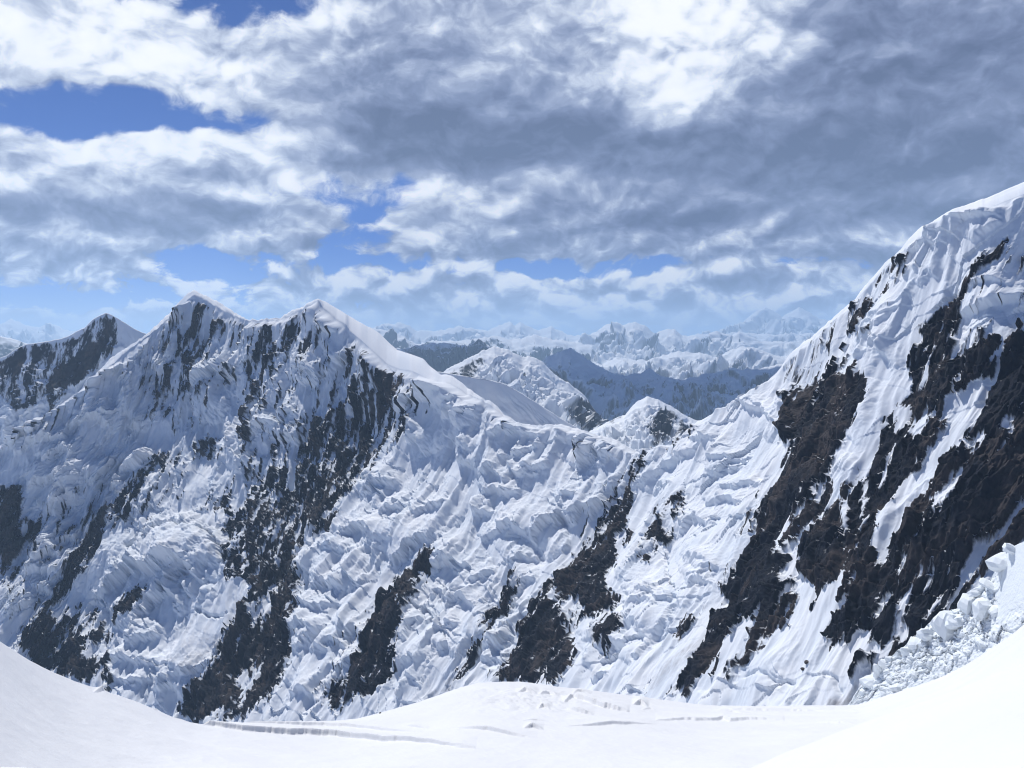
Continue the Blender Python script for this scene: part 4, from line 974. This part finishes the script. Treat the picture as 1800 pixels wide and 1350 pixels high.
for i, (px, py, w, hg) in enumerate([(1668, 1098, 30, 34), (1690, 1092, 26, 28), (1706, 1062, 26, 30), (1738, 1070, 30, 24), (1752, 1078, 18, 22), (1632, 1118, 26, 22), (1648, 1108, 20, 22), (1556, 1172, 14, 22), (1545, 1182, 12, 26), (1566, 1160, 10, 14), (1530, 1200, 24, 12),
                                     (1765, 990, 30, 26), (1780, 968, 24, 16), (1722, 1040, 24, 14), (1742, 1028, 26, 12), (1655, 1192, 16, 12), (1580, 1212, 20, 12), (1730, 1130, 20, 12), (1705, 1150, 14, 10), (1610, 1130, 16, 14), (1595, 1145, 12, 12)]):
    ice_block(px, py, w, hg, i)
for i in range(34):
    q = rng.uniform(0, 1); sx = rng.uniform(1510, 1725)
    py = np.interp(sx, IB[:, 0], IB[:, 1]) * (1 - q) + np.interp(sx, IT[:, 0], IT[:, 1]) * q
    w = rng.uniform(4, 11); ice_block(sx, py, w, w * rng.uniform(.7, 1.4), i)

# ------------------------------------------------------------------ loose stones
MAT_STONE = bpy.data.materials.new('dark_stone'); MAT_STONE.use_nodes = True
N = NT(MAT_STONE.node_tree); tcs = N.new('ShaderNodeTexCoord').outputs['Object']
N.l.new(N.mixc(N.noise(tcs, 1.3, 4.0), (0.03, 0.03, 0.034), (0.10, 0.08, 0.07)), N.n['Principled BSDF'].inputs['Base Color']); N.n['Principled BSDF'].inputs['Roughness'].default_value = .9
dg = None
def boulder(px, py, size_px, seed, label):
    global dg
    from mathutils import Vector
    if dg is None: bpy.context.view_layer.update(); dg = bpy.context.evaluated_depsgraph_get()
    d = Vector(at(px, py, 1.0)).normalized()
    hit, loc, nor, _, ob, _ = scene.ray_cast(dg, Vector((0, 0, 0)), d)
    if not hit: return
    m = loc.length / F; r = np.random.default_rng(seed)
    import bmesh
    bm = bmesh.new(); bmesh.ops.create_icosphere(bm, subdivisions=2, radius=.5)
    ax = [Vector(r.normal(size=3)).normalized() for _ in range(7)]; cut = [r.uniform(.26, .42) for _ in range(7)]
    for v in bm.verts:
        for q, c in zip(ax, cut):
            e = v.co.dot(q) - c
            if e > 0: v.co -= q * e
        v.co *= 1 + r.uniform(-.05, .05)
    me = bpy.data.meshes.new('boulder'); bm.to_mesh(me); bm.free(); me.materials.append(MAT_STONE)
    o = bpy.data.objects.new('boulder', me); col.objects.link(o)
    o.location = loc + nor * size_px * m * .12; o.scale = (size_px * m, size_px * m * .8, size_px * m * .8); o.rotation_euler = (0, 0, r.uniform(0, 6))
    o['label'] = label; o['category'] = 'boulder'; o['group'] = 'loose stones on the snow'
boulder(1419, 1165, 10, 801, 'upper dark boulder on the snow fan below the black cliffs')
boulder(1412, 1177, 9, 802, 'lower dark boulder on the snow fan, just under another stone')
boulder(668, 1254, 5, 803, 'tiny dark stone on the white snow field beside the dome')
boulder(1172, 1220, 4, 804, 'small dark stone at the foot of the wall behind the snow field')

# ------------------------------------------------------------------ the cumulus overhead whose shadow lies on the middle ranges
SD = np.array([math.cos(math.radians(SUN_EL)) * math.sin(math.radians(SUN_AZ)), math.cos(math.radians(SUN_EL)) * math.cos(math.radians(SUN_AZ)), math.sin(math.radians(SUN_EL))])
mc = bpy.data.materials.new('cloud_white'); mc.use_nodes = True
cb = mc.node_tree.nodes['Principled BSDF']; cb.inputs['Base Color'].default_value = (.9, .9, .92, 1); cb.inputs['Roughness'].default_value = 1.0; cb.inputs['Specular IOR Level'].default_value = 0
def cloud(target, rx, ry, rz, seed):
    c = np.array(target, float); c = c + SD * (7900 - c[2]) / SD[2]
    th = np.linspace(0, np.pi, 60)[:, None]; ph = np.linspace(0, 2 * np.pi, 120)[None]
    x, y, z = np.sin(th) * np.cos(ph), np.sin(th) * np.sin(ph), np.cos(th) + 0 * ph
    r = 1 + .30 * fbm(x * 2 + 5, y * 2 + 2 * z, 4, seed) * np.sin(th)
    P = np.stack([c[0] + rx * x * r, c[1] + ry * y * r, c[2] + rz * np.where(z > 0, z * 1.6, z * .3) * r], -1)
    o = make_mesh('cloud', P.reshape(-1, 3), grid_quads(60, 120)[:, ::-1], mc); o['kind'] = 'stuff'
    o['label'] = 'broad grey based cumulus cloud high over the valley'; o['group'] = 'cumulus clouds over the valley'
cloud((900, 9300, -700), 2300, 1500, 700, 701); cloud((-1900, 13500, -500), 1500, 1300, 600, 711); cloud((3800, 12500, -500), 1700, 1300, 600, 721)

# ------------------------------------------------------------------ haze
BX = (-90000, 90000, -5000, 92000, -1600, 1700)
V = np.array([(x, y, z) for x in BX[:2] for y in BX[2:4] for z in BX[4:]], float)
Qb = np.array([(0, 1, 3, 2), (4, 6, 7, 5), (0, 4, 5, 1), (2, 3, 7, 6), (0, 2, 6, 4), (1, 5, 7, 3)])
mh = bpy.data.materials.new('haze_air'); mh.use_nodes = True
N = NT(mh.node_tree); N.n.clear()
pv = N.new('ShaderNodeVolumePrincipled'); mo = N.new('ShaderNodeOutputMaterial')
pv.inputs['Color'].default_value = (0.53, 0.75, 1.0, 1); pv.inputs['Density'].default_value = 3.4e-5; pv.inputs['Anisotropy'].default_value = 0.25
N.l.new(pv.outputs[0], mo.inputs['Volume'])
hz = make_mesh('haze', V, Qb, mh); hz['kind'] = 'stuff'; hz['label'] = 'thin blue mountain haze filling the air'
